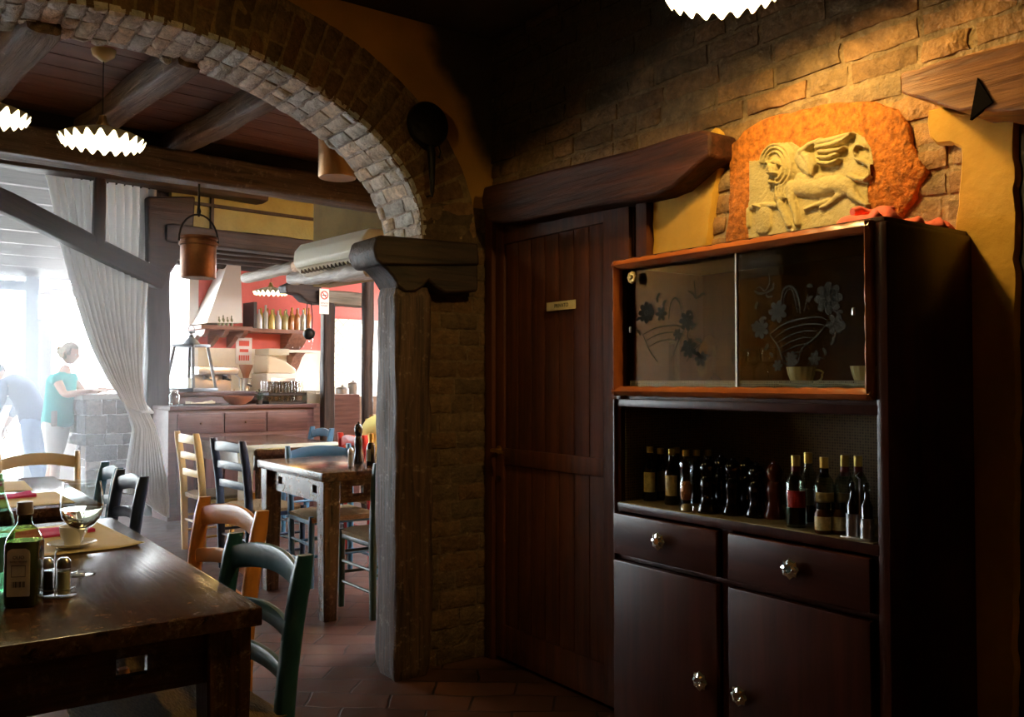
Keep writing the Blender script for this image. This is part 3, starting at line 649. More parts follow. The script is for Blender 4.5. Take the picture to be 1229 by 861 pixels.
def stem_glass(loc, s=1, label='', group=None, name='stem_glass', cat='glass'):
    b = B(); b.lathe([(.001, 0), (.032 * s, 0), (.032 * s, .002), (.006, .006), (.0035, .02), (.0035, .08 * s), (.012, .088 * s), (.030 * s, .105 * s), (.034 * s, .13 * s), (.030 * s, .16 * s), (.029 * s, .16 * s), (.0325 * s, .13 * s), (.028 * s, .107 * s), (.001, .092 * s)], 20)
    o = b.build(name, GLASS); o.location = loc; return tag(o, label, cat, group)
for px, lb in ((905, 'small stemmed liqueur glass left of the others in the cabinet'), (922, 'small stemmed liqueur glass nearest the cream cup'), (888, 'small stemmed liqueur glass just right of the metal strip')):
    stem_glass((2.25, PX(px, 440, 2.25).y, 1.296), .8, lb, 'liqueur glasses at the back of the cabinet')

# open shelf: bottles, mills, jars
def bottle(name, label, cat, loc, prof, mat, cap=None, capmat=None, lab=None, labmat=None, group=None, rz=0, seg=20, liquid=None, capname='bottle_cap', labwidth=2.2):
    t = thing(name, label, cat, loc, rz, group)
    lathe_part('bottle_body', prof, mat, t, seg=seg)
    if liquid: lathe_part('liquid', liquid[0], liquid[1], t, seg=seg)
    if cap: lathe_part(capname, cap, capmat, t, seg=seg)
    if lab:
        r, z0, z1 = lab; b = B(); b.lathe([(r - .001, z0), (r + .0006, z0), (r + .0006, z1), (r - .001, z1)], 14, (0, 0, 0), None, False, PI - labwidth / 2, PI + labwidth / 2); b.build('bottle_label', labmat, t)
    return t
VIN = pbr('dark_vinegar_bottle', (.006, .005, .006), .08, spec=.7, coat=.3); CAPY = pbr('gold_cap', (.60, .42, .10), .35, .6)
LABC = pbr('cream_label', (.62, .50, .22), .6, var=.35, vscale=60); LABR = pbr('red_label', (.50, .03, .02), .5, var=.2, vscale=50)
LABG = pbr('grey_label', (.22, .20, .15), .6, var=.2, vscale=50)
ZS = .924
vp = [(.001, 0), (.022, 0), (.024, .004), (.024, .105), (.021, .120), (.012, .140), (.010, .150), (.010, .182), (.001, .182)]
for px, X, lab, lb in ((780, 2.08, LABC, 'dark vinegar bottle with cream label, leftmost on the open shelf'), (793, 2.13, LABG, 'dark bottle with dim grey label, second from left on the open shelf'), (806, 2.07, LABC, 'dark vinegar bottle with cream label just left of the glass pepper mill'),
                       (812, 2.20, None, 'gold-capped dark bottle behind the second cream-labelled one'), (823, 2.14, None, 'gold-capped dark bottle right behind the glass pepper mill'), (836, 2.18, None, 'gold-capped dark bottle second from the right of its row'), (850, 2.21, None, 'gold-capped dark bottle at the right end of its row')):
    y = PX(px, 560, X).y; s = .92 if X > 2.1 else .96
    p_ = [(r, z * s) for r, z in vp]
    bottle('vinegar_bottle', lb, 'bottle', (X, y, ZS), p_, VIN, [(.0105, .165 * s), (.0112, .165 * s), (.0112, .186 * s), (.001, .187 * s)], CAPY, (.0242, .03, .095) if lab else None, lab, 'dark gold-capped bottles on the open shelf', rz=rad(40), labwidth=1.7)
# big clear pepper mill with orange salt
t = thing('glass_grinder', 'tall clear glass grinder with orange salt inside, front of the open shelf', 'grinder', (2.005, PX(824, 608, 2.005).y, ZS))
lathe_part('grinder_glass', [(.022, 0), (.024, .012), (.018, .022), (.021, .04), (.021, .085), (.016, .10), (.020, .125), (.022, .145), (.016, .158), (.014, .158), (.019, .144), (.017, .125), (.013, .10), (.018, .084), (.018, .04), (.014, .022), (.018, .004)], GLASS, t)
lathe_part('orange_salt', [(.001, .032), (.014, .034), (.017, .045), (.017, .078), (.012, .088), (.001, .09)], pbr('orange_salt', (.55, .20, .06), .8, bump=.5, bscale=200), t)
lathe_part('grinder_base', [(.001, .001), (.0175, .001), (.0175, .014), (.013, .020), (.001, .02)], pbr('pale_yellow', (.55, .42, .15), .5), t)
# black mills
mp_ = [(.001, 0), (.026, 0), (.027, .01), (.020, .03), (.017, .05), (.021, .075), (.019, .095), (.015, .105), (.020, .120), (.021, .135), (.014, .150), (.006, .155), (.006, .160), (.001, .163)]
BLK = pbr('black_lacquer', (.006, .005, .006), .12, spec=.6)
RWD = pbr('red_brown_lacquer', (.10, .018, .008), .22, spec=.5)
def mill(loc, mat, label, s=1, sw=1, group=None):
    t = thing('pepper_mill', label, 'pepper mill', loc, 0, group)
    lathe_part('mill_body', [(r * sw, z * s) for r, z in mp_[:8]] + [(.001, .105 * s)], mat, t); lathe_part('mill_head', [(.001, .106 * s)] + [(r * sw, z * s) for r, z in mp_[7:]], mat, t)
    return t
for px, X, s, lb in ((850, 2.03, 1.04, 'black lacquered pepper mill beside the glass grinder'), (866, 2.10, 1.05, 'black lacquered pepper mill, second of the dark row'), (880, 2.06, 1.04, 'black lacquered pepper mill, third of the dark row'), (897, 2.14, 1.02, 'black lacquered pepper mill, fourth of the dark row'), (908, 2.08, .98, 'black lacquered pepper mill next to the red-brown one')):
    mill((X, PX(px, 580, X).y, ZS), BLK, lb, s, 1.25, 'black pepper mills on the open shelf')
mill((2.10, PX(929, 580, 2.10).y, ZS), RWD, 'red-brown wooden pepper mill in the middle of the open shelf', 1.02, 1.15)
CLB = glassmat('bottle_glass_clear', (.80, .84, .78), .03)
lq = [(.001, 0), (.026, 0), (.028, .005), (.028, .115), (.022, .135), (.012, .150), (.0105, .158), (.0105, .190), (.009, .190), (.009, .158), (.020, .135), (.026, .113), (.026, .008), (.001, .006)]
lqi = [(.001, .0075), (.025, .0075), (.025, .07), (.001, .07)]
DKL = pbr('dark_liquor', (.02, .006, .004), .1)
REDN = pbr('dark_red_seal', (.12, .008, .006), .4)
for px, X, sc, seal, lab, lb in ((955, 2.03, 1, REDN, LABR, 'clear bottle with a bright red label on the open shelf'), (970, 2.10, 1.02, CLB, LABG, 'clear bottle with silver cap behind the red-labelled one'), (989, 2.06, .99, BLK, LABC, 'clear bottle with black neck and small cream label'), (1014, 2.10, 1.02, REDN, LABG, 'bottle with gold cap and red neck near the shelf\'s right end'), (1030, 2.16, 1.0, REDN, None, 'dim red-necked bottle standing deepest at the shelf\'s right end')):
    y = PX(px, 560, X).y; t = bottle('liquor_bottle', lb, 'bottle', (X, y, ZS), [(r, z * sc) for r, z in lq], CLB, [(.0112, .165 * sc), (.0118, .165 * sc), (.0118, .194 * sc), (.001, .195 * sc)], CAPY, (.0284, .055, .10) if lab else None, lab, 'liquor bottles on the open shelf', rad(40), liquid=(lqi, DKL), labwidth=1.8)
    lathe_part('neck_seal', [(.0108, .14 * sc), (.0125, .14 * sc), (.0115, .172 * sc), (.0108, .172 * sc)], seal, t)
jp = [(.001, 0), (.020, 0), (.022, .003), (.022, .052), (.017, .060), (.017, .064), (.001, .064)]
for px, X, lb in ((988, 2.00, 'small brown jar with cream label and black lid, front of the shelf'), (1006, 2.03, 'small amber jar with round label right beside the other jar')):
    bottle('spice_jar', lb, 'jar', (X, PX(px, 620, X).y, ZS), jp, pbr('amber_jar', (.10, .035, .012), .15), [(.001, .064), (.0185, .064), (.0185, .082), (.001, .082)], BLK, (.0222, .01, .045), LABC, 'small jars at the front of the open shelf', rad(30), capname='jar_lid')
# chrome cruet set in front
t = thing('cruet_set', 'chrome cruet stand with oil bottle at the front right of the shelf', 'cruet', (2.0, PX(1034, 640, 2.0).y + .004, ZS))
b = B(); b.box(-.022, -.042, 0, .030, .042, .006, .002); b.build('tray', STEEL, t)
for dy, hh in ((.020, .062), (-.020, .055)):
    lathe_part('cup_holder', [(.017, .006), (.0165, .02), (.0175, .03), (.0165, .04), (.0175, hh), (.0165, hh), (.0155, .008)], STEEL, t, (0, dy, 0), 20, lambda a, r, z: (r * (1 + .03 * cos(10 * a)), z))
    lathe_part('cruet_bottle', [(.001, .008), (.014, .008), (.014, .085), (.007, .10), (.006, .118), (.001, .12)], VIN, t, (0, dy, 0))
    lathe_part('stopper', [(.001, .12), (.007, .12), (.009, .132), (.006, .142), (.001, .144)], CLB, t, (0, dy, 0))
b = B(); b.tube([(0, 0, .006), (0, 0, .15), (0, .01, .158), (0, 0, .168), (0, -.01, .158), (0, 0, .15)], .002); b.build('carrying_loop', STEEL, t)

# folded pink napkins on top of the cupboard
PINKC = pbr('coral_cloth', (.85, .17, .10), .9, bump=.3, bscale=25)
def cloth_slab(name, w, d, h, mat, label, loc, rz, seed, group, cat='napkin', curl=.01):
    b = B()
    def f(s, t, top): return Vector(((s - .5) * w, (t - .5) * d, (h if top else 0) + noise.noise(Vector((s * 3, t * 3, seed))) * curl * (1 if top else .0) + (curl * .9 * abs(s - .5) ** 2 * 4 if top else 0)))
    nx, ny = 14, 10
    top = [[b.b.verts.new(f(i / nx, j / ny, 1)) for i in range(nx + 1)] for j in range(ny + 1)]
    for j in range(ny):
        for i in range(nx): b.face([top[j][i], top[j][i + 1], top[j + 1][i + 1], top[j + 1][i]])
    ring = [(0, i) for i in range(nx)] + [(j, nx) for j in range(ny)] + [(ny, i) for i in range(nx, 0, -1)] + [(j, 0) for j in range(ny, 0, -1)]
    lo = [b.b.verts.new((top[j][i].co.x, top[j][i].co.y, 0)) for j, i in ring]
    for k in range(len(ring)):
        k2 = (k + 1) % len(ring); b.face([lo[k], lo[k2], top[ring[k2][0]][ring[k2][1]], top[ring[k][0]][ring[k][1]]])
    b.face(lo[::-1]); o = b.build(name, mat, angle=60); o.location = loc; o.rotation_euler = (0, 0, rz)
    return tag(o, label, cat, group)
g = 'coral napkins on top of the cupboard'
def soft_cloth(w, d, h, loc, rz, seed, label):
    b = B()
    def f(s_, t_):
        x, y = (s_ - .5) * 2, (t_ - .5) * 2; r = max(abs(x), abs(y)); k = max(0, 1 - r ** 6)
        z = h * k * (.55 + .45 * noise.noise(Vector((x * 2.2, y * 1.4, seed)))) + h * .35 * k * sin(x * 7 + seed + 2 * noise.noise(Vector((x, y, seed))))
        return Vector((x * w / 2 * (1 + .10 * noise.noise(Vector((y * 2, seed, 0)))), y * d / 2 * (1 + .12 * noise.noise(Vector((x * 2, seed, 4)))), max(.0008, z)))
    b.grid(34, 24, f); o = b.build('napkin', PINKC, angle=180); o.location = loc; o.rotation_euler = (0, 0, rz); so = o.modifiers.new('t', 'SOLIDIFY'); so.thickness = .0015; so.offset = 1; tag(o, label, 'napkin', g)
soft_cloth(.17, .16, .036, (2.32, 1.33, 1.7295), .3, 1, 'coral napkin lying crumpled nearest the wall on the cupboard')
soft_cloth(.17, .15, .042, (2.13, 1.335, 1.7295), -.2, 2, 'coral napkin crumpled at the front of the pile on the cupboard')
b = B(); n_ = 12
b.tube([(-.05 + .1 * k / n_, .012 * sin(k * .5), .001 + .011 + .004 * sin(k * .6)) for k in range(n_ + 1)], [.011 + .004 * sin(k * .9) for k in range(n_ + 1)], 10)
o = b.build('napkin', PINKC); o.location = (2.12, 1.345, 1.757); o.rotation_euler = (0, 0, -.9); tag(o, 'small rolled coral napkin on top of the pile', 'napkin', g)

# ------------------------------------------------------------------ winged lion relief
def lion():
    Xp = XW - .030
    cor = [PX(899, 196, Xp), PX(1050, 170, Xp), PX(897, 280, Xp)]
    y0, y1, z0, z1 = PX(1048, 200, Xp).y, PX(898, 200, Xp).y, 1.715, PX(1000, 160, Xp).z + .035
    def S(x, y): p = PX(890 + x / 6.624, 150 + y / 6.624, Xp); return p.y, p.z
    caps = []
    def cap(x0, q0, r0, x1, q1, r1, h, sharp=1.0):
        a, b_ = S(x0, q0), S(x1, q1); k = .00040; caps.append((a[0], a[1], r0 * k, b_[0], b_[1], r1 * k, h, sharp))
    def chain(pts, h, sharp=1.0):
        for p_, q_ in zip(pts, pts[1:]): cap(*p_, *q_, h, sharp)
    chain([(470, 490, 75), (600, 500, 78), (760, 470, 68), (850, 500, 62)], .020)                    # trunk
    chain([(850, 470, 60), (900, 560, 42), (960, 610, 26), (1010, 640, 16)], .018)                   # hind leg
    chain([(800, 540, 40), (740, 600, 26), (690, 640, 20), (640, 660, 16)], .012)
    chain([(600, 640, 20), (520, 672, 20)], .014); chain([(700, 600, 20), (600, 640, 20)], .010)     # raised paw
    chain([(400, 500, 60), (410, 600, 38), (440, 700, 30), (455, 790, 28)], .019)                    # front leg
    chain([(300, 560, 50), (320, 650, 30), (360, 740, 26), (380, 800, 26)], .014)
    cap(315, 270, 125, 340, 380, 120, .015)                                                          # mane, in swept layers
    for rx_, ry_, w_, h_ in ((70, 110, 14, .024), (98, 145, 15, .022), (126, 172, 14, .018)):
        chain([(290 + rx_ * cos(rad(q)), 330 + ry_ * sin(rad(q)), w_ * (1 + .18 * sin(q * .35))) for q in range(-170, 100, 18)], h_, .8)
    for k in range(6): chain([(300 + 26 * k, 470 + 8 * k, 15), (290 + 24 * k, 530 + 6 * k, 13), (300 + 24 * k, 575 + 4 * k, 8)], .018, .8)
    chain([(290, 480, 40), (350, 520, 50)], .014)
    cap(285, 310, 54, 283, 380, 42, .030); cap(265, 330, 24, 262, 372, 22, .036)                     # face, muzzle
    cap(262, 300, 10, 262, 350, 14, .040); cap(232, 300, 16, 238, 310, 14, .030); cap(320, 300, 18, 330, 320, 14, .034)
    cap(250, 455, 26, 290, 462, 22, .026); cap(240, 385, 18, 300, 388, 18, .034)
    chain([(480, 260, 60), (540, 330, 70), (560, 380, 40)], .020)                                    # shoulder of the wing
    chain([(490, 220, 34), (560, 165, 30), (640, 130, 26)], .026)
    for pts in ([(620, 150, 26), (720, 130, 26), (820, 100, 22), (895, 72, 12)], [(620, 185, 22), (740, 160, 26), (830, 125, 18), (890, 85, 10)],
                [(640, 222, 20), (740, 215, 24), (810, 200, 18), (838, 182, 10)], [(635, 262, 18), (710, 265, 22), (780, 240, 14)],
                [(640, 305, 18), (720, 312, 20), (780, 290, 16), (800, 272, 8)], [(560, 250, 26), (600, 320, 24), (585, 400, 14)], [(520, 240, 30), (560, 300, 28), (570, 390, 16)]):
        chain(pts, .026, .8)
    tail = [(860, 400, 18), (930, 435, 18), (990, 440, 18), (1035, 400, 17), (1040, 330, 15), (980, 295, 14), (920, 270, 14), (905, 215, 14), (930, 165, 14), (980, 165, 12), (1005, 185, 8)]
    chain(tail, .018, .8)
    chain([(80, 660, 24), (170, 640, 24), (290, 640, 24)], .012); chain([(60, 680, 26), (60, 800, 26)], .012); cap(180, 700, 80, 180, 800, 80, .012, .3); cap(110, 640, 14, 165, 655, 10, .02)
    cap(470, 440, 60, 620, 430, 40, .012)
    holes = []
    def hole(x0, q0, r0, x1, q1, r1, h):
        a, b_ = S(x0, q0), S(x1, q1); holes.append((a[0], a[1], r0 * .0004, b_[0], b_[1], r1 * .0004, h))
    hole(245, 415, 14, 300, 418, 14, .030); hole(262, 440, 14, 285, 445, 12, .026); hole(275, 312, 6, 300, 318, 6, .012); hole(235, 322, 5, 245, 325, 5, .010)
    hole(490, 640, 6, 720, 560, 6, .008); hole(330, 600, 5, 400, 760, 5, .008); hole(470, 640, 5, 485, 760, 5, .006)
    def dist(y, z, c):
        dx, dz = c[3] - c[0], c[4] - c[1]; L2 = dx * dx + dz * dz; t = 0 if L2 == 0 else max(0, min(1, ((y - c[0]) * dx + (z - c[1]) * dz) / L2))
        return math.hypot(y - c[0] - dx * t, z - c[1] - dz * t), c[2] + (c[5] - c[2]) * t
    NX, NY = 210, 150; W_, H_ = y1 - y0, z1 - z0
    top = lambda y: PX(890 + 0, 150, Xp)
    b = B(); g = []
    edge = [S(x, q_) for x, q_ in ((60, 285), (200, 275), (225, 190), (290, 140), (400, 135), (470, 180), (560, 150), (700, 90), (890, 50), (980, 100), (1030, 190), (1050, 300), (1045, 420), (1000, 500), (1010, 640), (1020, 720), (1020, 800), (40, 1000), (40, 660), (60, 600))]
    def inside(y, z):
        r = False; j = len(edge) - 1
        for i in range(len(edge)):
            if (edge[i][1] > z) != (edge[j][1] > z) and y < (edge[j][0] - edge[i][0]) * (z - edge[i][1]) / (edge[j][1] - edge[i][1]) + edge[i][0]: r = not r
            j = i
        return r
    for j in range(NY + 1):
        row = []
        for i in range(NX + 1):
            y = y0 + W_ * i / NX; z = z0 + H_ * j / NY; h = 0
            for c in caps:
                d, r = dist(y, z, c)
                if d < r: h = max(h, c[6] * (1 - (d / r) ** 2) ** (.5 if c[7] == 1 else .35) * .9 + .002)
            for c in holes:
                d, r = dist(y, z, c)
                if d < r: h -= c[6] * (1 - (d / r) ** 2)
            h = max(h, .0004) + noise.noise(Vector((y * 60, z * 60, 3))) * .0009
            ins = inside(y, z) or h > .004
            row.append((b.b.verts.new((Xp - h if ins else XW - .004, y, z)), ins))
        g.append(row)
    for j in range(NY):
        for i in range(NX):
            q4 = [g[j][i], g[j][i + 1], g[j + 1][i + 1], g[j + 1][i]]
            if any(k[1] for k in q4): b.face([k[0] for k in q4])
    o = b.build('lion_relief', pbr('yellow_sandstone', (.50, .40, .17), .85, bump=.35, bscale=90, var=.15, vscale=14), angle=180)
    return tag(o, 'pale stone relief of a winged lion set in the orange plaster', 'relief')
lion()

# ================================================================== BACK ROOM (u, v, z frame, turned by BA)
RM = Matrix.Rotation(BA, 4, 'Z')
FRW = pbr('window_frame_white', (.6, .58, .52), .5)
def at(px, py, v): return uv(PV(px, py, v))
def ud(px, py, d): return uv(PD(px, py, d))
def ubox(name, mat, *boxes, parent=None, bev=0, label=None, kind='structure', smooth=False):
    b = B()
    for q in boxes: b.box(*q, bev)
    o = b.build(name, mat, parent, smooth or bool(bev), RM if parent is None else None)
    return struct(o, label) if kind == 'structure' and parent is None else o
BOARD = wood('ceiling_boards', (.13, .055, .035), (.26, .125, .085), 0, .5, .4, streak=7)
def plank_ceiling(name, u0, u1, v0, v1, z, w, mat, th=.03, gap=.006, z1=None):
    b = B(); v = v0; k = 0
    while v < v1 - .01:
        e = min(v + w, v1); f = lambda q: z + ((z1 - z) * (q - v0) / (v1 - v0) if z1 is not None else 0)
        za, zb = f(v), f(e)
        p = [(u0, v, za), (u1, v, za), (u1, e - gap, zb), (u0, e - gap, zb)]
        b.loft([[(u0, v, za), (u0, e - gap, zb), (u0, e - gap, zb + th), (u0, v, za + th)], [(u1, v, za), (u1, e - gap, zb), (u1, e - gap, zb + th), (u1, v, za + th)]]); v = e; k += 1
    return struct(b.build(name, mat, smooth=False, mtx=RM))
plank_ceiling('ceiling_back', -4, 3.7, 3.6, 5.3, 2.785, .17, BOARD)
b = B(); b.box(-4, 3.6, 2.82, 3.7, 5.3, 2.86); struct(b.build('ceiling_deck', BEAMD(0), smooth=False, mtx=RM))
def U3(u, v, z): return R(u, v, z)
JW = wood('joist_wood', (.07, .04, .025), (.22, .15, .10), 0, .6, 1.0, worn=(.36, .29, .22))
for k, (px, py, w) in enumerate(((64, 62, .15), (228, 100, .13), (345, 128, .12), (-190, 20, .14))):
    u = uv(PZ(px, py, 2.665)).x
    timber('ceiling_beam', U3(u - w / 2, 3.75, 2.725), U3(u - w / 2, 5.3, 2.725), w, .12, JW, amp=.007, seed=20 + k)
timber('header_beam', U3(-4, 5.16, 2.58), U3(3.62, 5.16, 2.58), .19, .165, BEAMW(0), amp=.006, seed=31)
ubox('wall_upper', SOOT, (-4, 5.25, 2.66, 3.7, 5.3, 3.35))
plank_ceiling('ceiling_hall', -4, 8, 5.25, 8.75, 3.36, .2, wood('dark_ceiling_boards', (.03, .018, .012), (.09, .055, .035), 0, .6, .4), .03, .004)
ubox('roof_deck', BEAMD(0), (-4, 5.25, 3.42, 8, 8.8, 3.45), (3.1, 8.8, 2.96, 8, 11.1, 2.99), (-4, 3.55, 2.87, 3.7, 5.3, 2.90))
plank_ceiling('ceiling_veranda', -4, 3.35, 8.75, 12.3, 3.22, .44, wood('veranda_boards', (.035, .028, .026), (.09, .075, .07), 0, .6, .4), .02, .075, 2.62)
plank_ceiling('ceiling_bar', 3.4, 8, 8.8, 11.05, 2.84, .15, BOARD, .03, .012)
for k in range(5): timber('ceiling_beam', U3(3.4, 9.15 + .42 * k, 2.80), U3(6.5, 9.15 + .42 * k, 2.80), .09, .09, BEAMD(0), amp=.004, seed=40 + k)
GB = pbr('olive_plaster', (.36, .33, .12), .9, bump=.3, var=.12)
ubox('wall_band', GB, (3.28, 8.76, 2.86, 8, 8.84, 3.36))
timber('fascia_beam', U3(3.2, 8.72, 2.77), U3(6.8, 8.72, 2.77), .16, .19, BEAMD(0), amp=.006, seed=50)
for q in ((ud(283, 235, 8.6), ud(283, 275, 8.6)),): ubox('trim_1', BEAMD(2), (q[0].x - .015, 8.72, 2.86, q[0].x + .015, 8.765, 3.36), (3.3, 8.72, 3.10, 6.8, 8.765, 3.13))
# right-hand side
ubox('wall_air', OCHD, (3.60, 3.6, 2.10, 3.75, 6.5, 3.36), label='short ochre wall above the log')
ubox('wall_right_back', PLASTO, (7.9, 3.4, 0, 8.1, 8.9, 3.4), (7.9, 8.9, 0, 8.1, 11.2, 1.0), (7.9, 8.9, 2.7, 8.1, 11.2, 3.4))
w4 = ubox('added_bar_window', FRW, (7.9, 8.9, 1.0, 8.0, 9.0, 2.7), (7.9, 9.9, 1.0, 8.0, 10.0, 2.7), (7.9, 10.9, 1.0, 8.0, 11.0, 2.7), (7.9, 8.9, 1.0, 8.0, 11.0, 1.08), (7.9, 8.9, 2.62, 8.0, 11.0, 2.7), label='unseen window added to light the bar from the right')  # out-of-view opening added to bring more daylight into the bar
b = B(); b.box(2.7, YW, 0, 8.2, YB, 3.4); struct(b.build('wall_partition', PLASTO, smooth=False))
PINK = pbr('coral_wall', (.72, .16, .13), .85, bump=.2, var=.05)
u237 = at(237, 340, 11.0).x
ubox('wall_far', PINK, (u237, 11.0, 1.75, 8.1, 11.2, 2.9), label='coral red wall behind the bar')
ubox('wall_bar_tiled', pbr('cream_tiles', (.75, .66, .50), .4, var=.1), (u237, 11.0, 0, 8.1, 11.2, 1.75))
ubox('trim_2', pbr('white_reveal', (.8, .78, .75), .7), (u237 - .12, 10.96, 0, u237, 12.3, 2.95))
# glazed openings at the far end and on the left: dark blue-grey frames, white daylight behind
FR = pbr('blue_grey_frame', (.11, .15, .20), .5, bump=.1)
FR2 = pbr('grey_timber', (.16, .15, .16), .6, bump=.3)
VF = 12.1
a = at(39, 355, VF); a2 = at(54, 380, VF); h0 = at(0, 473, VF)
w1 = ubox('window_1', FR, (a.x - .075, VF, 0, a.x + .075, VF + .12, 2.62), (-4, VF, 2.44, a.x, VF + .12, 2.56), (-4, VF + .02, 1.02, a.x, VF + .10, 1.14),
     (at(-60, 400, VF).x, VF, 0, at(-60, 400, VF).x + .12, VF + .12, 2.5), (at(-260, 400, VF).x, VF, 0, at(-260, 400, VF).x + .12, VF + .12, 2.5), label='blue-grey glazed door frames at the far end', bev=.006)
b = B(); b.box(-4, VF + .05, .05, a.x, VF + .056, 2.5); b.build('window_pane', GLASS, w1, smooth=False)
ubox('trim_3', FR2, (a2.x - .075, VF - .1, 0, a2.x + .06, VF + .02, 2.10), bev=.01, label='short grey post beside the glazed doors')
a = at(215, 369, 11.9)
w2 = ubox('window_2', FR2, (at(196, 400, 11.9).x - .1, 11.9, 1.0, at(196, 400, 11.9).x, 12.0, 3.0), (at(196, 400, 11.9).x, 11.9, a.z - .035, u237 - .1, 12.0, a.z + .035), (at(231, 400, 11.9).x - .04, 11.9, 1.0, at(231, 400, 11.9).x, 12.0, 3.0), (at(196, 400, 11.9).x - .1, 11.9, .9, u237, 12.0, 1.0), label='tall window between the column and the bar', bev=.004)
b = B(); b.box(at(196, 400, 11.9).x, 11.95, 1.0, u237 - .1, 11.955, 3.0); b.build('window_pane', GLASS, w2, smooth=False)
ubox('wall_far_low', pbr('pale_wall', (.6, .58, .55), .8), (a2.x + .1, 12.0, 0, u237, 12.15, .95))
bx = []
for k in range(3): bx.append((-4.0, 10.4 + .84 * k, .5, -3.9, 10.5 + .84 * k, 2.5))
w3 = ubox('window_3', FR, *bx, (-4.0, 10.4, 2.45, -3.9, 12.2, 2.6), (-4.0, 10.4, .4, -3.9, 12.2, .5), bev=.004)
b = B(); b.box(-3.96, 10.5, .5, -3.955, 12.1, 2.45); b.build('window_pane', GLASS, w3, smooth=False)
ubox('wall_left_back', PLASTO, (-4.05, 4.0, 0, -3.85, 10.4, 3.4), (-4.05, 10.4, 0, -3.85, 12.2, .45), (-4.05, 10.4, 2.6, -3.85, 12.2, 3.4))
# outside: paving and a pergola of scroll-ended rafters
b = B(); b.box(-30, -10, -.2, 30, 60, -.1); struct(b.build('ground', pbr('pale_paving', (.5, .48, .45), .8, var=.1), smooth=False, mtx=RM), 'pale paving outside')
pg = struct(ubox('pergola', FR2, (at(10, 345, 13.6).x, 13.5, at(10, 352, 13.6).z, at(90, 345, 13.6).x + .3, 13.62, at(10, 352, 13.6).z + .1)), 'outdoor pergola with scroll-ended rafters')
for k, (x, y) in enumerate(((27, 350), (44, 344), (62, 337), (80, 330))):
    p = at(x, y, 13.4); b = B(); pr = [(-.16, .10), (.14, .10), (.22, .0), (.13, -.03), (.04, -.09), (-.08, -.06), (-.15, .0)]
    b.prism(pr, lambda a, c, d: (p.x + a, d, p.z + c), 13.0, 15.5); b.build('scroll_rafter', FR2, pg, smooth=False)
aw = at(58, 305, 13.0); ubox('awning_box', pbr('cream_awning', (.62, .58, .42), .7), (aw.x - .25, 12.9, aw.z - .18, aw.x + .5, 13.2, aw.z + .2), label='cream awning box outside')
for xx in (at(14, 400, 13.6).x, at(88, 400, 13.6).x + .3): ubox('pergola_post', FR2, (xx, 13.5, -.1, xx + .14, 13.64, at(10, 352, 13.6).z)) if xx < 0 else None

# column with brace, strut and scroll bracket
CU = at(186, 500, 8.95).x
timber('timber_column', U3(CU, 8.95, 0), U3(CU, 8.95, 3.2), .24, .22, wood('purple_brown_timber', (.018, .012, .012), (.060, .042, .040), 0, .6, .8), amp=.008, seed=60, label='dark timber column beside the curtain', up=(1, 0, 0))
timber('tie_beam', U3(-4, 8.62, 3.27), U3(4.2, 8.62, 3.27), .2, .16, BEAMD(0), amp=.006, seed=61)
p0, p1 = at(196, 338, 8.62), at(-25, 228, 8.62); p1 = p0 + (p1 - p0) * ((3.22 - p0.z) / (p1.z - p0.z))
timber('knee_brace', U3(p0.x, 8.62, p0.z), U3(p1.x, 8.62, p1.z), .14, .19, BEAMD(0), amp=.006, seed=62, label='diagonal timber brace running up from the column')
p0 = at(118, 300, 8.6); timber('strut', U3(p0.x, 8.60, p0.z), U3(p0.x, 8.60, 3.2), .11, .10, BEAMD(0), amp=.004, seed=63, up=(1, 0, 0))
P2 = [(q.x, q.z) for q in (at(x, y, 8.7) for x, y in ((176, 338), (183, 341), (196, 338), (206, 326), (222, 300), (232, 272), (234, 236), (176, 236)))]
b = B(); b.prism(P2, lambda a, c, d: (a, d, c), 8.68, 9.0); struct(b.build('timber_bracket', BEAMD(0), bevel=.02, mtx=RM), 'big dark timber bracket at the head of the column')

# log header, screen posts
timber('log_header', PD(446, 325, 6.0), PD(350, 336, 8.0), .13, .11, wood('bleached_log', (.22, .18, .14), (.50, .44, .36), 0, .6, 1.0), amp=.012, seed=70, r=.045, label='pale rounded log under the air conditioner')
timber('bar_log', PD(296, 334, 9.7), PD(356, 321, 8.75), .14, .12, wood('bleached_log', (.22, .18, .14), (.50, .44, .36), 0, .6, 1.0), amp=.010, seed=71, r=.05)
SV = 8.28
pa, pb = at(384.5, 500, SV), at(400.5, 500, SV); zt = at(392, 363, SV).z
timber('screen_post', U3((pa.x + pb.x) / 2, SV, 0), U3((pa.x + pb.x) / 2, SV, zt), .13, .13, BEAMD(0), amp=.006, seed=72, label='dark square post at the end of the bar cabinet', up=(1, 0, 0))
q0, q1 = at(378, 356, SV), at(440, 354, SV)
timber('screen_beam', U3(q0.x, SV, q0.z), U3(q1.x, SV, q0.z), .13, .16, wood('grey_timber_beam', (.14, .13, .10), (.34, .32, .26), 0, .6, .9), amp=.008, seed=73)
pq = at(441, 450, 7.9); zt = at(441, 333, 7.9).z
timber('screen_post', U3(pq.x, 7.9, 0), U3(pq.x, 7.9, zt), .12, .12, BEAMD(0), amp=.008, seed=74, r=.05, label='rounded dark post with a ball top by the stone pier', up=(1, 0, 0))
b = B(); b.sphere((pq.x, 7.9, zt + .04), .075, 16); struct(b.build('post_ball', BEAMD(0), mtx=RM))
P2 = [(q.x, q.z) for q in (at(x, y, 8.2) for x, y in ((341, 343), (352, 338), (384, 344), (384, 366), (376, 364), (366, 362), (358, 354), (350, 352), (342, 352)))]
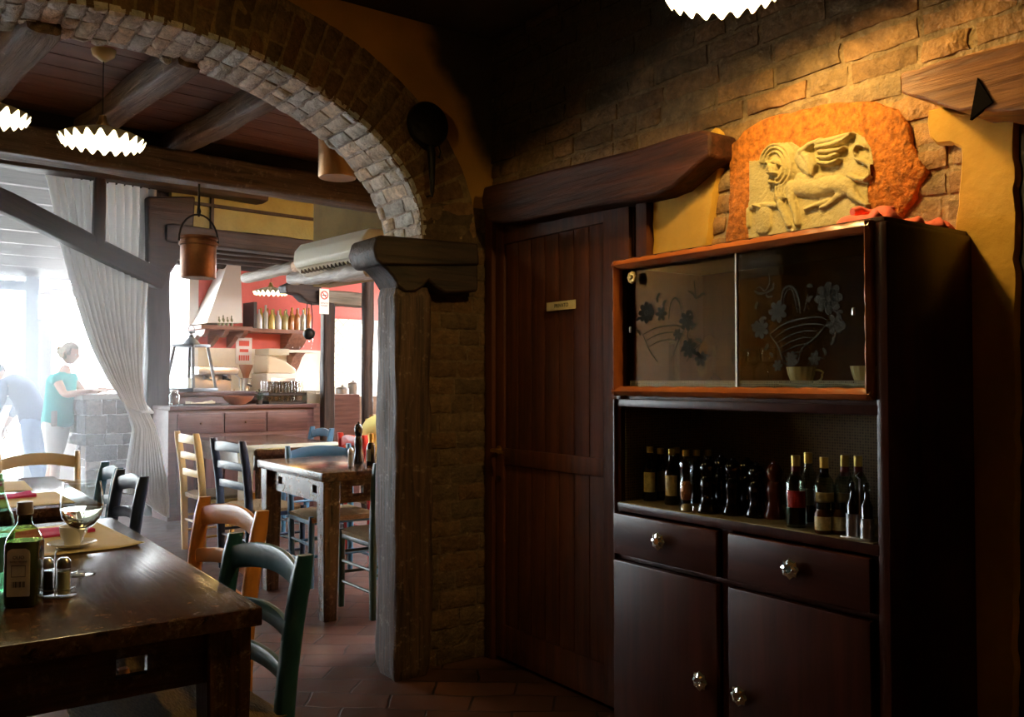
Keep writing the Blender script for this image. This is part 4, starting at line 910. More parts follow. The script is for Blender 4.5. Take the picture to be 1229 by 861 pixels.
b = B(); b.prism(P2, lambda a, c, d: (a, d, c), 8.16, 8.34); struct(b.build('scroll_corbel', BEAMD(0), bevel=.012, mtx=RM), 'dark scroll-ended corbel above the bar cabinet')

# ------------------------------------------------------------------ hanging lamps, cans, pan
SHADE = bpy.data.materials.new('lamp_shade_glass'); SHADE.use_nodes = True
def shade_mat(name, s, col):
    m, n, l, b_ = newmat(name); b_.inputs['Base Color'].default_value = (.85, .80, .66, 1); b_.inputs['Roughness'].default_value = .35
    b_.inputs['Emission Color'].default_value = c4(col); b_.inputs['Emission Strength'].default_value = s; return m
bpy.data.materials.remove(SHADE)
SH = shade_mat('lit_milk_glass', 4.5, (1, .86, .55))
LZ = .030
ENAM = pbr('shade_enamel', (.55, .50, .38), .4)
def pendant(loc, R_, ceil, label, e=14, mat=SH, soft=.035, lz=.03):
    """pleated milk-glass plate lamp on a wire"""
    t = thing('pendant_lamp', label, 'lamp', loc, 0, 'pleated glass pendant lamps')
    pl = lambda a, r, z: (r * (1 + .045 * cos(21 * a) * (r / R_) ** 2), z + .015 * cos(21 * a) * (r / R_) ** 3)
    b = B(); pr = [(.03, .062), (.06, .060), (R_ * .55, .046), (R_ * .8, .026), (R_, .0)]
    b.lathe(pr, 208, (0, 0, .002), None, False, wave=pl); b.mi = 1
    b.lathe([(R_ * 1.0, -.001), (R_ * .985, -.006), (R_ * .8, .018), (R_ * .55, .038), (.06, .052), (.03, .054)], 208, (0, 0, 0), None, False, wave=pl); b.build('lamp_shade', [ENAM, mat], t)
    lathe_part('socket', [(.001, .12), (.014, .118), (.020, .09), (.032, .072), (.032, .056), (.001, .056)], BRASS, t)
    b = B(); b.tube([(0, 0, .125), (0, 0, ceil - loc[2] - .03)], .0022, 6); b.build('hanging_wire', IRON, t)
    lathe_part('ceiling_rose', [(.001, ceil - loc[2] - .05), (.01, ceil - loc[2] - .05), (.045, ceil - loc[2] - .025), (.052, ceil - loc[2]), (.001, ceil - loc[2])], CREAMP, t)
    b = B(); blob(b, (0, 0, .026), .022, seg=14); b.build('light_bulb', emit('bulb_glow', (1, .80, .45), 25), t)
    l = bpy.data.lights.new('lamp_light', 'POINT'); l.energy = e; l.color = (1, .66, .20); l.shadow_soft_size = soft
    lo = bpy.data.objects.new('lamp_light', l); C.objects.link(lo); lo.parent = t; lo.location = (0, 0, lz); return t
pendant(tuple(PD(868, -11, 2.50)), .165, 3.0, 'pleated glass pendant lamp above the mahogany cupboard', 48)
pendant(tuple(PD(123, 171, 3.9)), .172, 2.785, 'whole pleated glass pendant lamp hanging in the arch', 5)
pendant(tuple(PD(-16, 140, 3.95)), .17, 2.785, 'pleated glass pendant lamp cut by the left edge', 5)
pendant(tuple(PD(325, 352, 9.8)), .185, 2.8, 'small pendant lamp over the bar in front of the bottles', 40)
pendant((.30, 2.25, 2.72), .17, 3.0, 'pendant lamp over the foreground table, above the frame', 7, lz=-.035)
# copper bucket under the header beam
p = PD(238, 334, 5.25); t = thing('copper_bucket', 'lidded copper bucket with iron bail hanging from the header beam', 'bucket', tuple(p))
lathe_part('bucket_body', [(.001, 0), (.098, 0), (.102, .006), (.102, .19), (.112, .195), (.112, .21), (.106, .212), (.104, .225), (.110, .23), (.108, .245), (.098, .246), (.094, .19), (.094, .01), (.001, .01)], COPPER, t, seg=32)
b = B(); b.tube([(.115 * cos(PI * k / 14), 0, .215 + .165 * sin(PI * k / 14)) for k in range(15)], .006, 8); b.build('bail_handle', IRON, t)
zb = 2.50 - p.z
b = B(); b.tube([(0, .0, .372), (0, .02, .392), (0, .0, .44), (0, -.02, .40), (0, 0, .372)], .008, 8); b.tube([(0, 0, .435), (0, 0, zb)], .007, 8); b.build('hook', IRON, t)
p = PD(405, 214, 4.75); t = thing('copper_can', 'tall copper can hanging behind the brick arch', 'can', tuple(p))
lathe_part('can_body', [(.001, 0), (.098, 0), (.102, .008), (.100, .22), (.104, .235), (.098, .238), (.094, .22), (.094, .01), (.001, .01)], pbr('bright_copper', (.34, .20, .10), .36, .9, var=.2), t, seg=32)
b = B(); b.tube([(.102 * cos(PI * k / 12), 0, .235 + .10 * sin(PI * k / 12)) for k in range(13)], .005, 8); b.tube([(0, 0, .333), (0, 0, 2.785 - p.z)], .005, 6); b.build('bail_handle', IRON, t)
p = PY(511, 151, 3.545); t = thing('warming_pan', 'round black lidded pan hanging by its handle hook on the arch wall', 'pan', (p.x, 3.545, p.z))
mw = frame((1, 0, 0), (0, -1, 0)).to_3x3()
b = B(); b.lathe([(.001, -.008), (.095, -.008), (.105, .0), (.106, .018), (.098, .030), (.06, .040), (.001, .044)], 36, (0, -.008, 0), mw); b.build('pan_bowl', IRON, t)
b = B(); b.tube([(.012, -.02, -.09), (.014, -.03, -.13), (.016, -.03, -.20), (.018, -.03, -.31), (.018, -.03, -.335)], [.018, .020, .016, .010, .004], 10); b.tube([(.018, .038, -.325), (.018, -.03, -.325)], .004, 6); b.build('pan_handle', IRON, t)
b = B(); b.tube([(.055, -.02, -.08), (.062, -.03, -.12), (.055, -.03, -.15), (.045, -.03, -.14)], .004, 6); b.build('side_hook', IRON, t)

# air conditioner
t = thing('air_conditioner', 'cream wall air conditioner high above the log', 'air conditioner', tuple(R(3.6, 5.92, 2.17)), BA)
pr = [(0, 0), (-.12, -.005), (-.185, .045), (-.215, .10), (-.205, .19), (-.15, .255), (0, .262)]
b = B(); b.prism(pr, lambda a, c, d: (a, d, c), -.50, .52); b.build('ac_body', pbr('cream_plastic', (.86, .86, .72), .35), t, bevel=.01)
b = B()
for k in range(4): b.box(-.165 + .018 * k, -.45, .036 - .011 * k, -.160 + .018 * k, .46, .048 - .011 * k)
for k in range(16): b.box(-.185, -.43 + .058 * k, .012, -.12, -.425 + .058 * k, .042)
b.build('louvre', pbr('grey_plastic', (.25, .25, .22), .5), t, smooth=False)
b = B(); b.prism([(-.216, .055), (-.188, .048), (-.19, .046), (-.219, .053)], lambda a, c, d: (a, d, c), -.46, .46); b.build('louvre_flap', pbr('cream_plastic', (.86, .86, .72), .35), t, smooth=False)

# no smoking sign hanging from the screen
p = at(389, 362, 8.10); q = R(p.x, 8.10, p.z)
t = thing('no_smoking_sign', 'white no-smoking sign with red ring on the screen post', 'sign', tuple(q), BA)
b = B(); b.box(-.055, -.004, -.13, .055, .0, .13); b.build('sign_panel', pbr('sign_white', (.8, .8, .76), .5), t, smooth=False)
b = B(); k = frame((1, 0, 0), (0, -1, 0)).to_3x3(); b.lathe([(.034, .0), (.045, .0), (.045, .002), (.034, .002)], 24, (0, -.004, .065), k, False); b.prism([(-.03, .028), (-.024, .034), (.03, -.028), (.024, -.034)], lambda a, c, d: (a, d, c + .065), -.0065, -.0045)
b.build('red_ring', pbr('sign_red', (.6, .05, .03), .5), t, smooth=False)
b = B(); b.box(-.026, -.0055, .060, .020, -.0042, .068); b.box(.022, -.0055, .060, .028, -.0042, .068)
b.build('cigarette', BLACKP, t, smooth=False)
text('VIETATO', .022, BLACKP, t, Matrix.Translation((0, -.0045, -.02)) @ Matrix.Rotation(PI / 2, 4, 'X')); text('FUMARE', .022, BLACKP, t, Matrix.Translation((0, -.0045, -.045)) @ Matrix.Rotation(PI / 2, 4, 'X'))

# ------------------------------------------------------------------ curtain
CUR = clothmat('linen_curtain', (.80, .80, .79), .6)
def curtain():
    rows = [(205, 50, 190), (214, 55, 187), (250, 62, 186), (290, 70, 182), (340, 84, 176), (380, 97, 172), (420, 112, 170), (455, 130, 169), (480, 146, 172), (496, 154, 178), (515, 160, 186), (545, 155, 193), (575, 150, 199), (600, 148, 201), (621, 165, 201)]
    b = B(); NX, NY = 150, 90; NF = 13
    def f(s, t):
        q = t * (len(rows) - 1); i = min(int(q), len(rows) - 2); fr = q - i; sm = fr
        y, l, r = [rows[i][k] + (rows[i + 1][k] - rows[i][k]) * sm for k in range(3)]
        x = l + (r - l) * s
        if y > 590: y = y - (1 - s) ** 1.3 * (y - 590) * .9
        v = 8.45 + .25 * max(0, 1 - t * 2.2) if y > 330 else 8.78
        v = 8.80 if y < 300 else 8.80 - .56 * min(1, (y - 300) / 140)
        w = (r - l) / 130; amp = .030 + .028 * min(1, w)
        ph = s * NF * 2 * PI + 1.3 * noise.noise(Vector((s * 4, t * 3, 2)))
        dv = amp * sin(ph) + .02 * noise.noise(Vector((s * 9, t * 5, 7)))
        if 470 < y < 505: dv *= .5
        p = at(x, y, v); return Vector((p.x + .010 * cos(ph * 1), v + dv, p.z))
    b.grid(NX, NY, f)
    o = b.build('curtain', CUR, mtx=RM, angle=180); tag(o, 'long grey linen curtain tied back against the timber column', 'curtain')
    so = o.modifiers.new('thick', 'SOLIDIFY'); so.thickness = .002
    b = B(); c0 = at(166, 493, 8.24)
    b.tube([(c0.x - .10 + .012, 8.22, c0.z + .02), (c0.x, 8.16, c0.z - .01), (c0.x + .11, 8.19, c0.z - .02), (c0.x + .15, 8.45, c0.z + .03), (c0.x + .14, 8.80, c0.z + .06)], .012, 8); b.build('tie_back', CUR, o)
    b = B(); p, q = at(48, 212, 8.8), at(192, 212, 8.8)
    r = b.tube([(p.x, 8.80, 3.215), (q.x + .05, 8.80, 3.215)], .012, 8).build('curtain_rod', IRON, mtx=RM); tag(r, 'thin dark rod that the long curtain hangs from', 'curtain rod')
curtain()

# ================================================================== FURNITURE
RUSH = pbr('woven_rush', (.30, .19, .08), .8, bump=1.0, bscale=70, var=.35, vscale=45, stretch=(1, 5, 1))
def paint(name, col): return pbr(name, col, .38, bump=.12, bscale=12, var=.12, vscale=5, coat=.15)
TEAL = paint('teal_paint', (.018, .078, .095)); ORNG = paint('orange_varnish', (.66, .25, .055)); YELW = paint('yellow_varnish', (.60, .38, .10))
NAVY = paint('navy_paint', (.015, .028, .06)); BLUE = paint('blue_paint', (.04, .12, .20)); GREEN = paint('dark_green_paint', (.010, .030, .022)); CRM = paint('cream_paint', (.62, .52, .34)); REDP = paint('red_paint', (.55, .03, .02))
def rail_bm(w, z, h, y, arch, bow, th):
    """curved back rail between the posts"""
    b = B(); n = 18; rings = []
    for i in range(n + 1):
        s = i / n; x = (s - .5) * w; k = 1 - (2 * s - 1) ** 2; yy = y - bow * k; top = z + h / 2 + arch * k; bot = z - h / 2 + arch * k * .9 * (1 if arch > .02 else .5); m = (top - bot) / 2; c = (top + bot) / 2; q = []
        for a in range(12):
            t = 2 * PI * a / 12; q.append((x, yy + th / 2 * (abs(cos(t)) ** .6) * (1 if cos(t) > 0 else -1), c + m * (abs(sin(t)) ** .6) * (1 if sin(t) > 0 else -1)))
        rings.append(q)
    b.loft(rings); return b
def make_chair(label, mat, loc, rz, group, H=.87, w=.42, d=.40, arched=True, name='dining_chair'):
    t = thing(name, label, 'chair', loc, rz, group); sh = .455; wf = w + .02
    def post(x0, y0, z0, x1, y1, z1, a, b_, nm, mm=mat, lean=0):
        b = B(); n = 14; rings = []
        for i in range(n + 1):
            s = i / n; x = x0 + (x1 - x0) * s; y = y0 + (y1 - y0) * s - lean * (max(0, s - .5) * 2) ** 1.6; z = z0 + (z1 - z0) * s; k = 1 if s < .97 else .8; k *= .85 + .15 * min(1, s * 3)
            rings.append([(x + p * a * k, y + q * b_ * k, z) for p, q in ((1, .6), (.6, 1), (-.6, 1), (-1, .6), (-1, -.6), (-.6, -1), (.6, -1), (1, -.6))])
        b.loft(rings); return b.build(nm, mm, t, angle=60)
    for s in (-1, 1):
        post(s * (w / 2 - .005), -d / 2, 0, s * (w / 2 + .008), -d / 2 - .02, H, .0175, .026, 'back_post', lean=.045)
        post(s * wf / 2, d / 2 - .02, 0, s * wf / 2, d / 2 - .02, sh, .018, .018, 'leg')
    def yb(z): s = z / H; return -d / 2 - .02 * s - .045 * (max(0, s - .5) * 2) ** 1.6
    if arched:
        for z, h, ar in ((H - .072, .072, .030), (H - .215, .052, .024), (H - .325, .045, .018)):
            rail_bm(w, z, h, yb(z), ar, .028, .022).build('back_rail', mat, t)
    else:
        for z, h, ar in ((H - .055, .062, .012), (H - .185, .050, .012), (H - .315, .050, .012)):
            rail_bm(w, z, h, yb(z), ar, .030, .014).build('back_rail', mat, t)
    b = B(); n = 12
    def top(s, q):
        x = (s - .5) * (wf + .02); y = (q - .5) * (d + .02); k = min(1, min(s, 1 - s) * 8) * min(1, min(q, 1 - q) * 8)
        c = min(abs(s - .5) * 2, 1); e = abs(q - .5) * 2
        return Vector((x, y, sh - .006 + .014 * k ** .5 + .003 * sin((c if c > e else e) * 60)))
    g = [[b.b.verts.new(top(i / 24, j / 24)) for i in range(25)] for j in range(25)]
    for j in range(24):
        for i in range(24): b.face([g[j][i], g[j][i + 1], g[j + 1][i + 1], g[j + 1][i]])
    ring = [g[0][i] for i in range(24)] + [g[j][24] for j in range(24)] + [g[24][i] for i in range(24, 0, -1)] + [g[j][0] for j in range(24, 0, -1)]
    lo = [b.b.verts.new((v.co.x * .97, v.co.y * .97, sh - .038)) for v in ring]
    for k in range(len(ring)): b.face([lo[k], lo[(k + 1) % len(ring)], ring[(k + 1) % len(ring)], ring[k]])
    b.face(lo[::-1]); b.build('seat', RUSH, t)
    b = B()
    for s in (-1, 1): b.box(s * wf / 2 - .009, -d / 2, sh - .055, s * wf / 2 + .009, d / 2 - .02, sh - .028, .004)
    b.box(-wf / 2, d / 2 - .029, sh - .055, wf / 2, d / 2 - .011, sh - .028, .004); b.build('seat_frame', mat, t)
    for z, x in ((.15, 1), (.27, 1), (.15, -1), (.27, -1)):
        b = B(); b.tube([(x * (w / 2), -d / 2, z), (x * wf / 2, d / 2 - .02, z)], .0095, 10); b.build('stretcher', mat, t)
    for z in (.20, .32):
        b = B(); b.tube([(-wf / 2, d / 2 - .02, z), (wf / 2, d / 2 - .02, z)], .0095, 10); b.build('stretcher', mat, t)
    b = B(); b.tube([(-w / 2, -d / 2, .24), (w / 2, -d / 2, .24)], .0095, 10); b.build('stretcher', mat, t)
    return t
def pose(c0x, c0y, face, d=.40):
    """seat-centre position for a chair whose back is at (c0x, c0y) and which looks along angle `face` (deg)"""
    a = rad(face); return (c0x + cos(a) * (d / 2 + .062), c0y + sin(a) * (d / 2 + .062), 0), a - PI / 2
g1 = 'rustic rush-seated chairs'
for lb, mt, x, y, fc, H, ar, w in (
    ('teal painted chair pushed up to the near corner of the foreground table', TEAL, .900, 2.49, 185, .855, True, .44),
    ('orange varnished chair beside the foreground table, behind the teal one', ORNG, 1.01, 3.16, 186, .885, True, .47),
    ('pale yellow ladder-back chair at the end of the table with the runner', YELW, 1.885, 6.98, 3, .93, False, .42),
    ('navy ladder-back chair right beside the pale yellow one', NAVY, 1.925, 6.11, 6, .92, False, .46),
    ('blue chair behind the bare dark table', BLUE, 2.46, 5.80, -91, .88, True, .43),
    ('dark green chair at the near end of the bare dark table', GREEN, 2.42, 4.40, 90, .87, True, .42),
    ('blue chair on the far side of the table with the cream runner', BLUE, 3.26, 7.62, 180, .90, True, .42),
    ('red chair that the person in yellow sits on', REDP, 2.83, 6.05, 0, .93, True, .40),
    ('dark blue chair at the near right side of the sunlit table', NAVY, .99, 4.64, 182, .87, True, .42),
    ('blue chair further along the right side of the sunlit table', BLUE, 1.0, 5.16, 178, .87, True, .42),
    ('cream chair at the far end of the sunlit table', CRM, .78, 6.2, -90, .88, True, .42)):
    loc, rz = pose(x, y, fc); make_chair(lb, mt, loc, rz, g1, H, w, arched=ar)

def make_table(label, x0, y0, x1, y1, H, th, leg, ap, holes, wd=TABW, inset=.02, axis=0, cat='table'):
    cx, cy = (x0 + x1) / 2, (y0 + y1) / 2; t = thing('dining_table', label, cat, (cx, cy, 0)); W, L = (x1 - x0) / 2, (y1 - y0) / 2
    b = B(); nb = 5
    b.box(-W, -L, H - th, W, L, H, .006); b.build('table_top', wd(1), t)
    for sx in (-1, 1):
        for sy in (-1, 1):
            b = B(); xx, yy = sx * (W - inset - leg / 2), sy * (L - inset - leg / 2); n = 8
            b.loft([[(xx + p * leg / 2 * k, yy + q * leg / 2 * k, z) for p, q in ((1, 1), (-1, 1), (-1, -1), (1, -1))] for z, k in ((0, .78), (.25, .86), (H - th - ap, 1), (H - th, 1))]); b.build('leg', wd(2), t, bevel=.006)
    def apron(p0, p1, z0, z1, hl):
        b = B(); d = Vector((p1[0] - p0[0], p1[1] - p0[1], 0)); L_ = d.length; cuts = sorted(hl); s = 0; hs = .034
        for c in cuts + [None]:
            e = (c * L_ - hs) if c is not None else L_; b.box(s, -.014, z0, e, .014, z1)
            if c is not None:
                b.box(e, -.014, z0, e + 2 * hs, .014, (z0 + z1) / 2 - hs * .55); b.box(e, -.014, (z0 + z1) / 2 + hs * .75, e + 2 * hs, .014, z1); s = e + 2 * hs
        m = frame(d).to_4x4(); m.translation = Vector((p0[0], p0[1], 0)); b.build('apron', wd(0), t, mtx=m, smooth=False)
    i = inset + leg; q = inset + leg / 2
    apron((-W + i, -L + q), (W - i, -L + q), H - th - ap, H - th, holes); apron((-W + i, L - q), (W - i, L - q), H - th - ap, H - th, [])
    apron((-W + q, L - i), (-W + q, -L + i), H - th - ap, H - th, holes if len(holes) > 1 else []); apron((W - q, L - i), (W - q, -L + i), H - th - ap, H - th, [])
    return t
make_table('big dark scuffed table in the left foreground', -.30, 2.12, .757, 3.86, .77, .045, .105, .13, [.80])
make_table('bare dark table with thick legs beyond the timber post', 1.94, 4.53, 2.86, 5.56, .82, .05, .10, .13, [.18, .86])
make_table('long dark table draped with a cream runner', 2.22, 6.36, 3.02, 8.10, .82, .05, .09, .12, [])
make_table('sunlit dark table with straw mats near the window', -.15, 4.30, .80, 5.74, .77, .04, .09, .12, [])

def flat_cloth(name, w, d, mat, label, loc, rz, cat, group=None, th=.0015, wav=.001, seed=0, curl=0):
    b = B(); b.grid(16, 12, lambda s, t: Vector(((s - .5) * w, (t - .5) * d, th + wav * (.5 + .5 * noise.noise(Vector((s * 4, t * 4, seed)))) + curl * max(0, s + (1 - t) - 1.75) ** 2)))
    o = b.build(name, mat, angle=180); o.location = loc; o.rotation_euler = (0, 0, rz); so = o.modifiers.new('t', 'SOLIDIFY'); so.thickness = .0008
    return tag(o, label, cat, group)
TZ = .7705
gm = 'straw-coloured paper placemats'
flat_cloth('placemat', .40, .62, PAPER, 'straw-coloured placemat on the foreground table', (.495, 3.43, TZ), .06, 'placemat', gm, curl=.15)
flat_cloth('placemat', .40, .50, PAPER, 'straw-coloured placemat at the near side of the sunlit table', (.50, 4.66, TZ), .02, 'placemat', gm)
flat_cloth('placemat', .40, .50, PAPER, 'straw-coloured placemat at the far side of the sunlit table', (.42, 5.30, TZ), -.03, 'placemat', gm)
gn = 'folded pink napkins on the tables'
cloth_slab('napkin', .28, .17, .006, NAPK, 'folded pink napkin on the foreground placemat', (.47, 3.55, TZ + .0045), .25, 11, gn, curl=.006)
cloth_slab('napkin', .26, .15, .006, NAPK, 'folded pink napkin on the near mat of the sunlit table', (.45, 4.78, TZ + .0045), .1, 12, gn, curl=.008)
cloth_slab('napkin', .26, .15, .006, NAPK, 'folded pink napkin on the far mat of the sunlit table', (.38, 5.38, TZ + .0045), -.1, 13, gn, curl=.008)
# cream runner over the long table, falling over its left edge
RUN = clothmat('cream_runner', (.66, .60, .46), .35)
b = B()
def run(s, t):
    L1 = .50; tot = L1 + .80 + .12; q = s * tot; y = 6.385 + t * .37
    if q < L1: x, z = 2.205 - .004 + .010 * noise.noise(Vector((t * 3, q * 4, 1))) - .014 * sin(q * 7) * sin(t * 5), .824 - (L1 - q)
    elif q < L1 + .80: x, z = 2.215 + (q - L1), .8235
    else: x, z = 3.03 + .004, .8235 - (q - L1 - .8)
    return Vector((x, y + (.01 * sin(q * 9) if q < L1 else 0), z))
b.grid(56, 14, run); r = b.build('table_runner', RUN, angle=180); tag(r, 'cream cloth runner hanging over the left edge of the long table', 'table runner'); so = r.modifiers.new('t', 'SOLIDIFY'); so.thickness = .002; so.offset = 1

# things on the foreground table
def square_wave(p=5, k=1.0):
    def f(a, r, z):
        s = (abs(cos(a)) ** p + abs(sin(a)) ** p) ** (-1 / p)
        w_ = 1 if z < .15 else max(0, 1 - (z - .15) / .03); return (r * (1 + (s - 1) * w_) * k, z)
    return f
OIL = pbr('olive_oil_glass', (.035, .040, .012), .06, spec=.6, coat=.3); p = PZ(31, 730, .77)
OILG = glassmat('pale_green_glass', (.62, .72, .35), .03)
t = thing('olive_oil_bottle', 'square olive oil bottle with pale label in the left foreground', 'bottle', (p.x, p.y + .04, TZ), rad(-25))
b = B(); b.lathe([(.001, 0), (.036, .001), (.0385, .006), (.0385, .150), (.037, .158), (.001, .158)], 40, wave=square_wave()); b.build('oil', OIL, t)
b = B(); b.lathe([(.0385, .158), (.037, .168), (.030, .182), (.020, .195), (.0155, .205), (.0155, .225)], 40, wave=square_wave(), cap=False); b.build('bottle_neck', OILG, t)
lathe_part('screw_cap', [(.001, .222), (.0185, .222), (.019, .228), (.0175, .252), (.001, .253)], pbr('grey_cap', (.42, .34, .32), .35, .3), t)
b = B(); b.prism([(x, z) for x, z in ((-.025, .028), (.025, .028), (.026, .032), (.026, .13), (.024, .138), (.016, .143), (-.016, .143), (-.024, .138), (-.026, .13), (-.026, .032))], lambda a, c, d: (a, d, c), -.0395, -.0388)
lb = b.build('bottle_label', pbr('oil_label', (.74, .70, .70), .6, var=.1, vscale=40), t, smooth=False); INK = pbr('label_ink', (.12, .10, .12), .7)
mX = Matrix.Rotation(PI / 2, 4, 'X')
text('OLIO', .011, INK, lb, Matrix.Translation((0, -.0397, .122)) @ mX); text('EXTRA VERGINE', .0052, INK, lb, Matrix.Translation((0, -.0397, .112)) @ mX)
b = B()
for k in range(9): b.box(-.014 + k * .0032, -.0398, .050, -.0125 + k * .0032 + .0008 * (k % 3), -.0396, .064)
b.box(-.016, -.0398, .075, .016, -.0396, .0765); b.box(-.016, -.0398, .102, .016, -.0396, .1035); b.box(-.016, -.0398, .075, -.0148, -.0396, .1035); b.box(.0148, -.0398, .075, .016, -.0396, .1035)
b.build('label_print', INK, lb, smooth=False)
GRN = glassmat('green_bottle_glass', (.76, .93, .82), .02); p = PZ(-4, 720, .77)
t = thing('water_bottle', 'tall green glass water bottle cut by the left edge', 'bottle', (p.x + .004, p.y + .07, TZ))
lathe_part('bottle_body', [(.001, 0), (.038, .0), (.042, .006), (.042, .17), (.038, .20), (.024, .24), (.016, .27), (.014, .31), (.012, .31), (.014, .268), (.022, .238), (.036, .198), (.040, .168), (.040, .01), (.001, .008)], GRN, t, seg=32)
lathe_part('water', [(.001, .011), (.0385, .012), (.0385, .15), (.001, .15)], glassmat('water', (.75, .95, .85), .01), t)
b = B(); b.lathe([(.0425, .06), (.0428, .06), (.0428, .15), (.0425, .15)], 20, (0, 0, 0), None, False, PI * .9, PI * 1.75); b.build('bottle_label', pbr('dark_green_label', (.05, .16, .10), .5, var=.3, vscale=30), t)
# salt and pepper in their chrome stand
p = PZ(77, 722, .77); q = PZ(58, 716, .77)
t = thing('cruet_stand', 'low chrome stand holding the salt and pepper shakers', 'cruet', ((p.x + q.x) / 2, (p.y + q.y) / 2 + .02, TZ), rad(-30))
b = B(); b.box(-.045, -.022, 0, .045, .022, .003, .001); b.tube([(-.042, -.019, .02), (.042, -.019, .02), (.042, .019, .02), (-.042, .019, .02), (-.042, -.019, .02)], .0016, 6)
b.tube([(0, 0, .003), (0, 0, .11), (0, .008, .118), (0, 0, .126), (0, -.008, .118), (0, 0, .11)], .002, 6); b.build('wire_frame', STEEL, t)
ct, st = cos(rad(-30)), sin(rad(-30)); bx, by = (p.x + q.x) / 2, (p.y + q.y) / 2 + .02
for dx, fill, nm, lab_ in ((.021, pbr('salt', (.80, .76, .64), .8), 'salt_shaker', 'glass salt shaker with chrome cap beside the oil bottle'), (-.021, pbr('ground_pepper', (.05, .035, .03), .8), 'pepper_shaker', 'dark pepper shaker between the oil bottle and the salt')):
    s_ = thing(nm, lab_, 'shaker', (bx + ct * dx, by + st * dx, TZ + .0032))
    lathe_part('shaker_glass', [(.001, 0), (.0165, .0), (.0175, .004), (.016, .07), (.0155, .078), (.0145, .078), (.0148, .07), (.016, .005), (.001, .003)], GLASS, s_)
    lathe_part('contents', [(.001, .0035), (.0155, .0045), (.0145, .060), (.001, .062)], fill, s_)
    lathe_part('shaker_cap', [(.0165, .070), (.0175, .072), (.0165, .088), (.010, .096), (.001, .097)], STEEL, s_)
# wine glass
p = PZ(98, 690, .77)
t = thing('wine_glass', 'large wine glass on the foreground table', 'glass', (p.x, p.y + .01, TZ))
GL = pbr('real_glass', (1, 1, 1), .0, trans=1, ior=1.45)
lathe_part('glass_bowl', [(.001, .0), (.038, .0015), (.038, .003), (.012, .007), (.0045, .014), (.0038, .05), (.0040, .115), (.010, .124), (.034, .138), (.052, .162), (.058, .190), (.056, .225), (.050, .262), (.0492, .262), (.0551, .225), (.0571, .190), (.0511, .163), (.033, .1395), (.009, .1265), (.001, .125)], GLASS, t, seg=40)
lathe_part('white_wine', [(.001, .1275), (.009, .1275), (.033, .1405), (.0505, .164), (.0565, .186), (.001, .186)], pbr('white_wine', (.95, .92, .75), .0, trans=1, ior=1.33), t, seg=40)
p = PZ(88, 660, .77); sx, sy = p.x, p.y + .02
b = B(); b.lathe([(.001, 0), (.035, 0), (.037, .004), (.066, .013), (.074, .018), (.073, .020), (.064, .016), (.035, .008), (.001, .008)], 32); o = b.build('saucer', WHITE); o.location = (sx, sy, TZ + .0035); tag(o, 'white saucer on the foreground placemat', 'saucer')
t = thing('coffee_cup', 'white coffee cup on its saucer behind the wine glass', 'cup', (sx, sy, TZ + .0118), .6)
lathe_part('cup_bowl', [(.001, 0), (.024, 0), (.026, .006), (.036, .03), (.040, .062), (.0385, .062), (.034, .03), (.022, .008), (.001, .006)], WHITE, t)
b = B(); b.tube([(.036 + .022 * sin(PI * k / 9), 0, .052 - .030 * k / 9) for k in range(10)], .0035, 8); b.build('handle', WHITE, t)

# things on the bare dark table
p = PZ(430, 556, .82); t = mill((p.x, p.y, .8205), BLK, 'tall dark turned pepper mill on the bare dark table', 1.55, 1.25)
p = PZ(447, 560, .82)
t = bottle('oil_cruet', 'dark bottle with gold foil neck on the bare dark table', 'bottle', (p.x, p.y + .02, .8205), [(r * 1.15, z * 1.0) for r, z in vp], VIN, [(.013, .125), (.0145, .125), (.0135, .19), (.001, .192)], CAPY, (.0285, .03, .10), LABG)
p = PZ(421, 560, .82)
lathe_t = thing('salt_shaker', 'small glass salt shaker beside the tall pepper mill', 'shaker', (p.x, p.y, .8205))
lathe_part('shaker_glass', [(.001, 0), (.0175, 0), (.016, .07), (.0155, .078), (.001, .078)], pbr('salt_glass', (.35, .35, .36), .1, trans=.3), lathe_t)
lathe_part('shaker_cap', [(.0165, .076), (.0175, .078), (.0165, .098), (.008, .108), (.001, .109)], STEEL, lathe_t)

# ================================================================== BAR
BW = lambda ax=0: wood('wine_brown_wood', (.055, .020, .018), (.14, .060, .052), ax, .4, .25)
u0, u1 = at(204, 500, 8.34).x, at(379, 500, 8.34).x; H = 1.085; V0, V1 = 8.36, 8.80; N = 8.36
t = thing('bar_cabinet', 'wine-brown bar cabinet with drawers below the glass racks', 'cabinet', tuple(R((u0 + u1) / 2, 8.58)), BA)
def tl(u, v): return u - (u0 + u1) / 2, v - 8.58
W2 = (u1 - u0) / 2
b = B(); b.box(-W2, -.20, 0, W2, .20, H - .04, .004); b.build('cabinet_body', BW(0), t)
b = B(); b.box(-W2, -.235, H - .04, W2 + .01, .22, H, .008); b.build('cabinet_top', BW(0), t)
xs = [at(x, 500, 8.34).x - (u0 + u1) / 2 for x in (213, 270, 321, 372)]
for k in range(3):
    b = B(); b.box(xs[k] + .012, -.215, H - .27, xs[k + 1] - .012, -.198, H - .075, .005); dr = b.build('drawer' if k < 2 else 'cabinet_panel', BW(0), t)
    if k < 2: b = B(); blob(b, ((xs[k] + xs[k + 1]) / 2, -.226, H - .17), .011); b.build('drawer_knob', pbr('worn_bronze', (.12, .07, .04), .4, 1), dr)
    b = B(); b.box(xs[k] + .012, -.215, .10, xs[k + 1] - .012, -.198, H - .32, .005); b.build('cabinet_door', BW(2), t)
def bt(px, py, v=8.50): p = at(px, py, v); return R(p.x, v, H + .001)
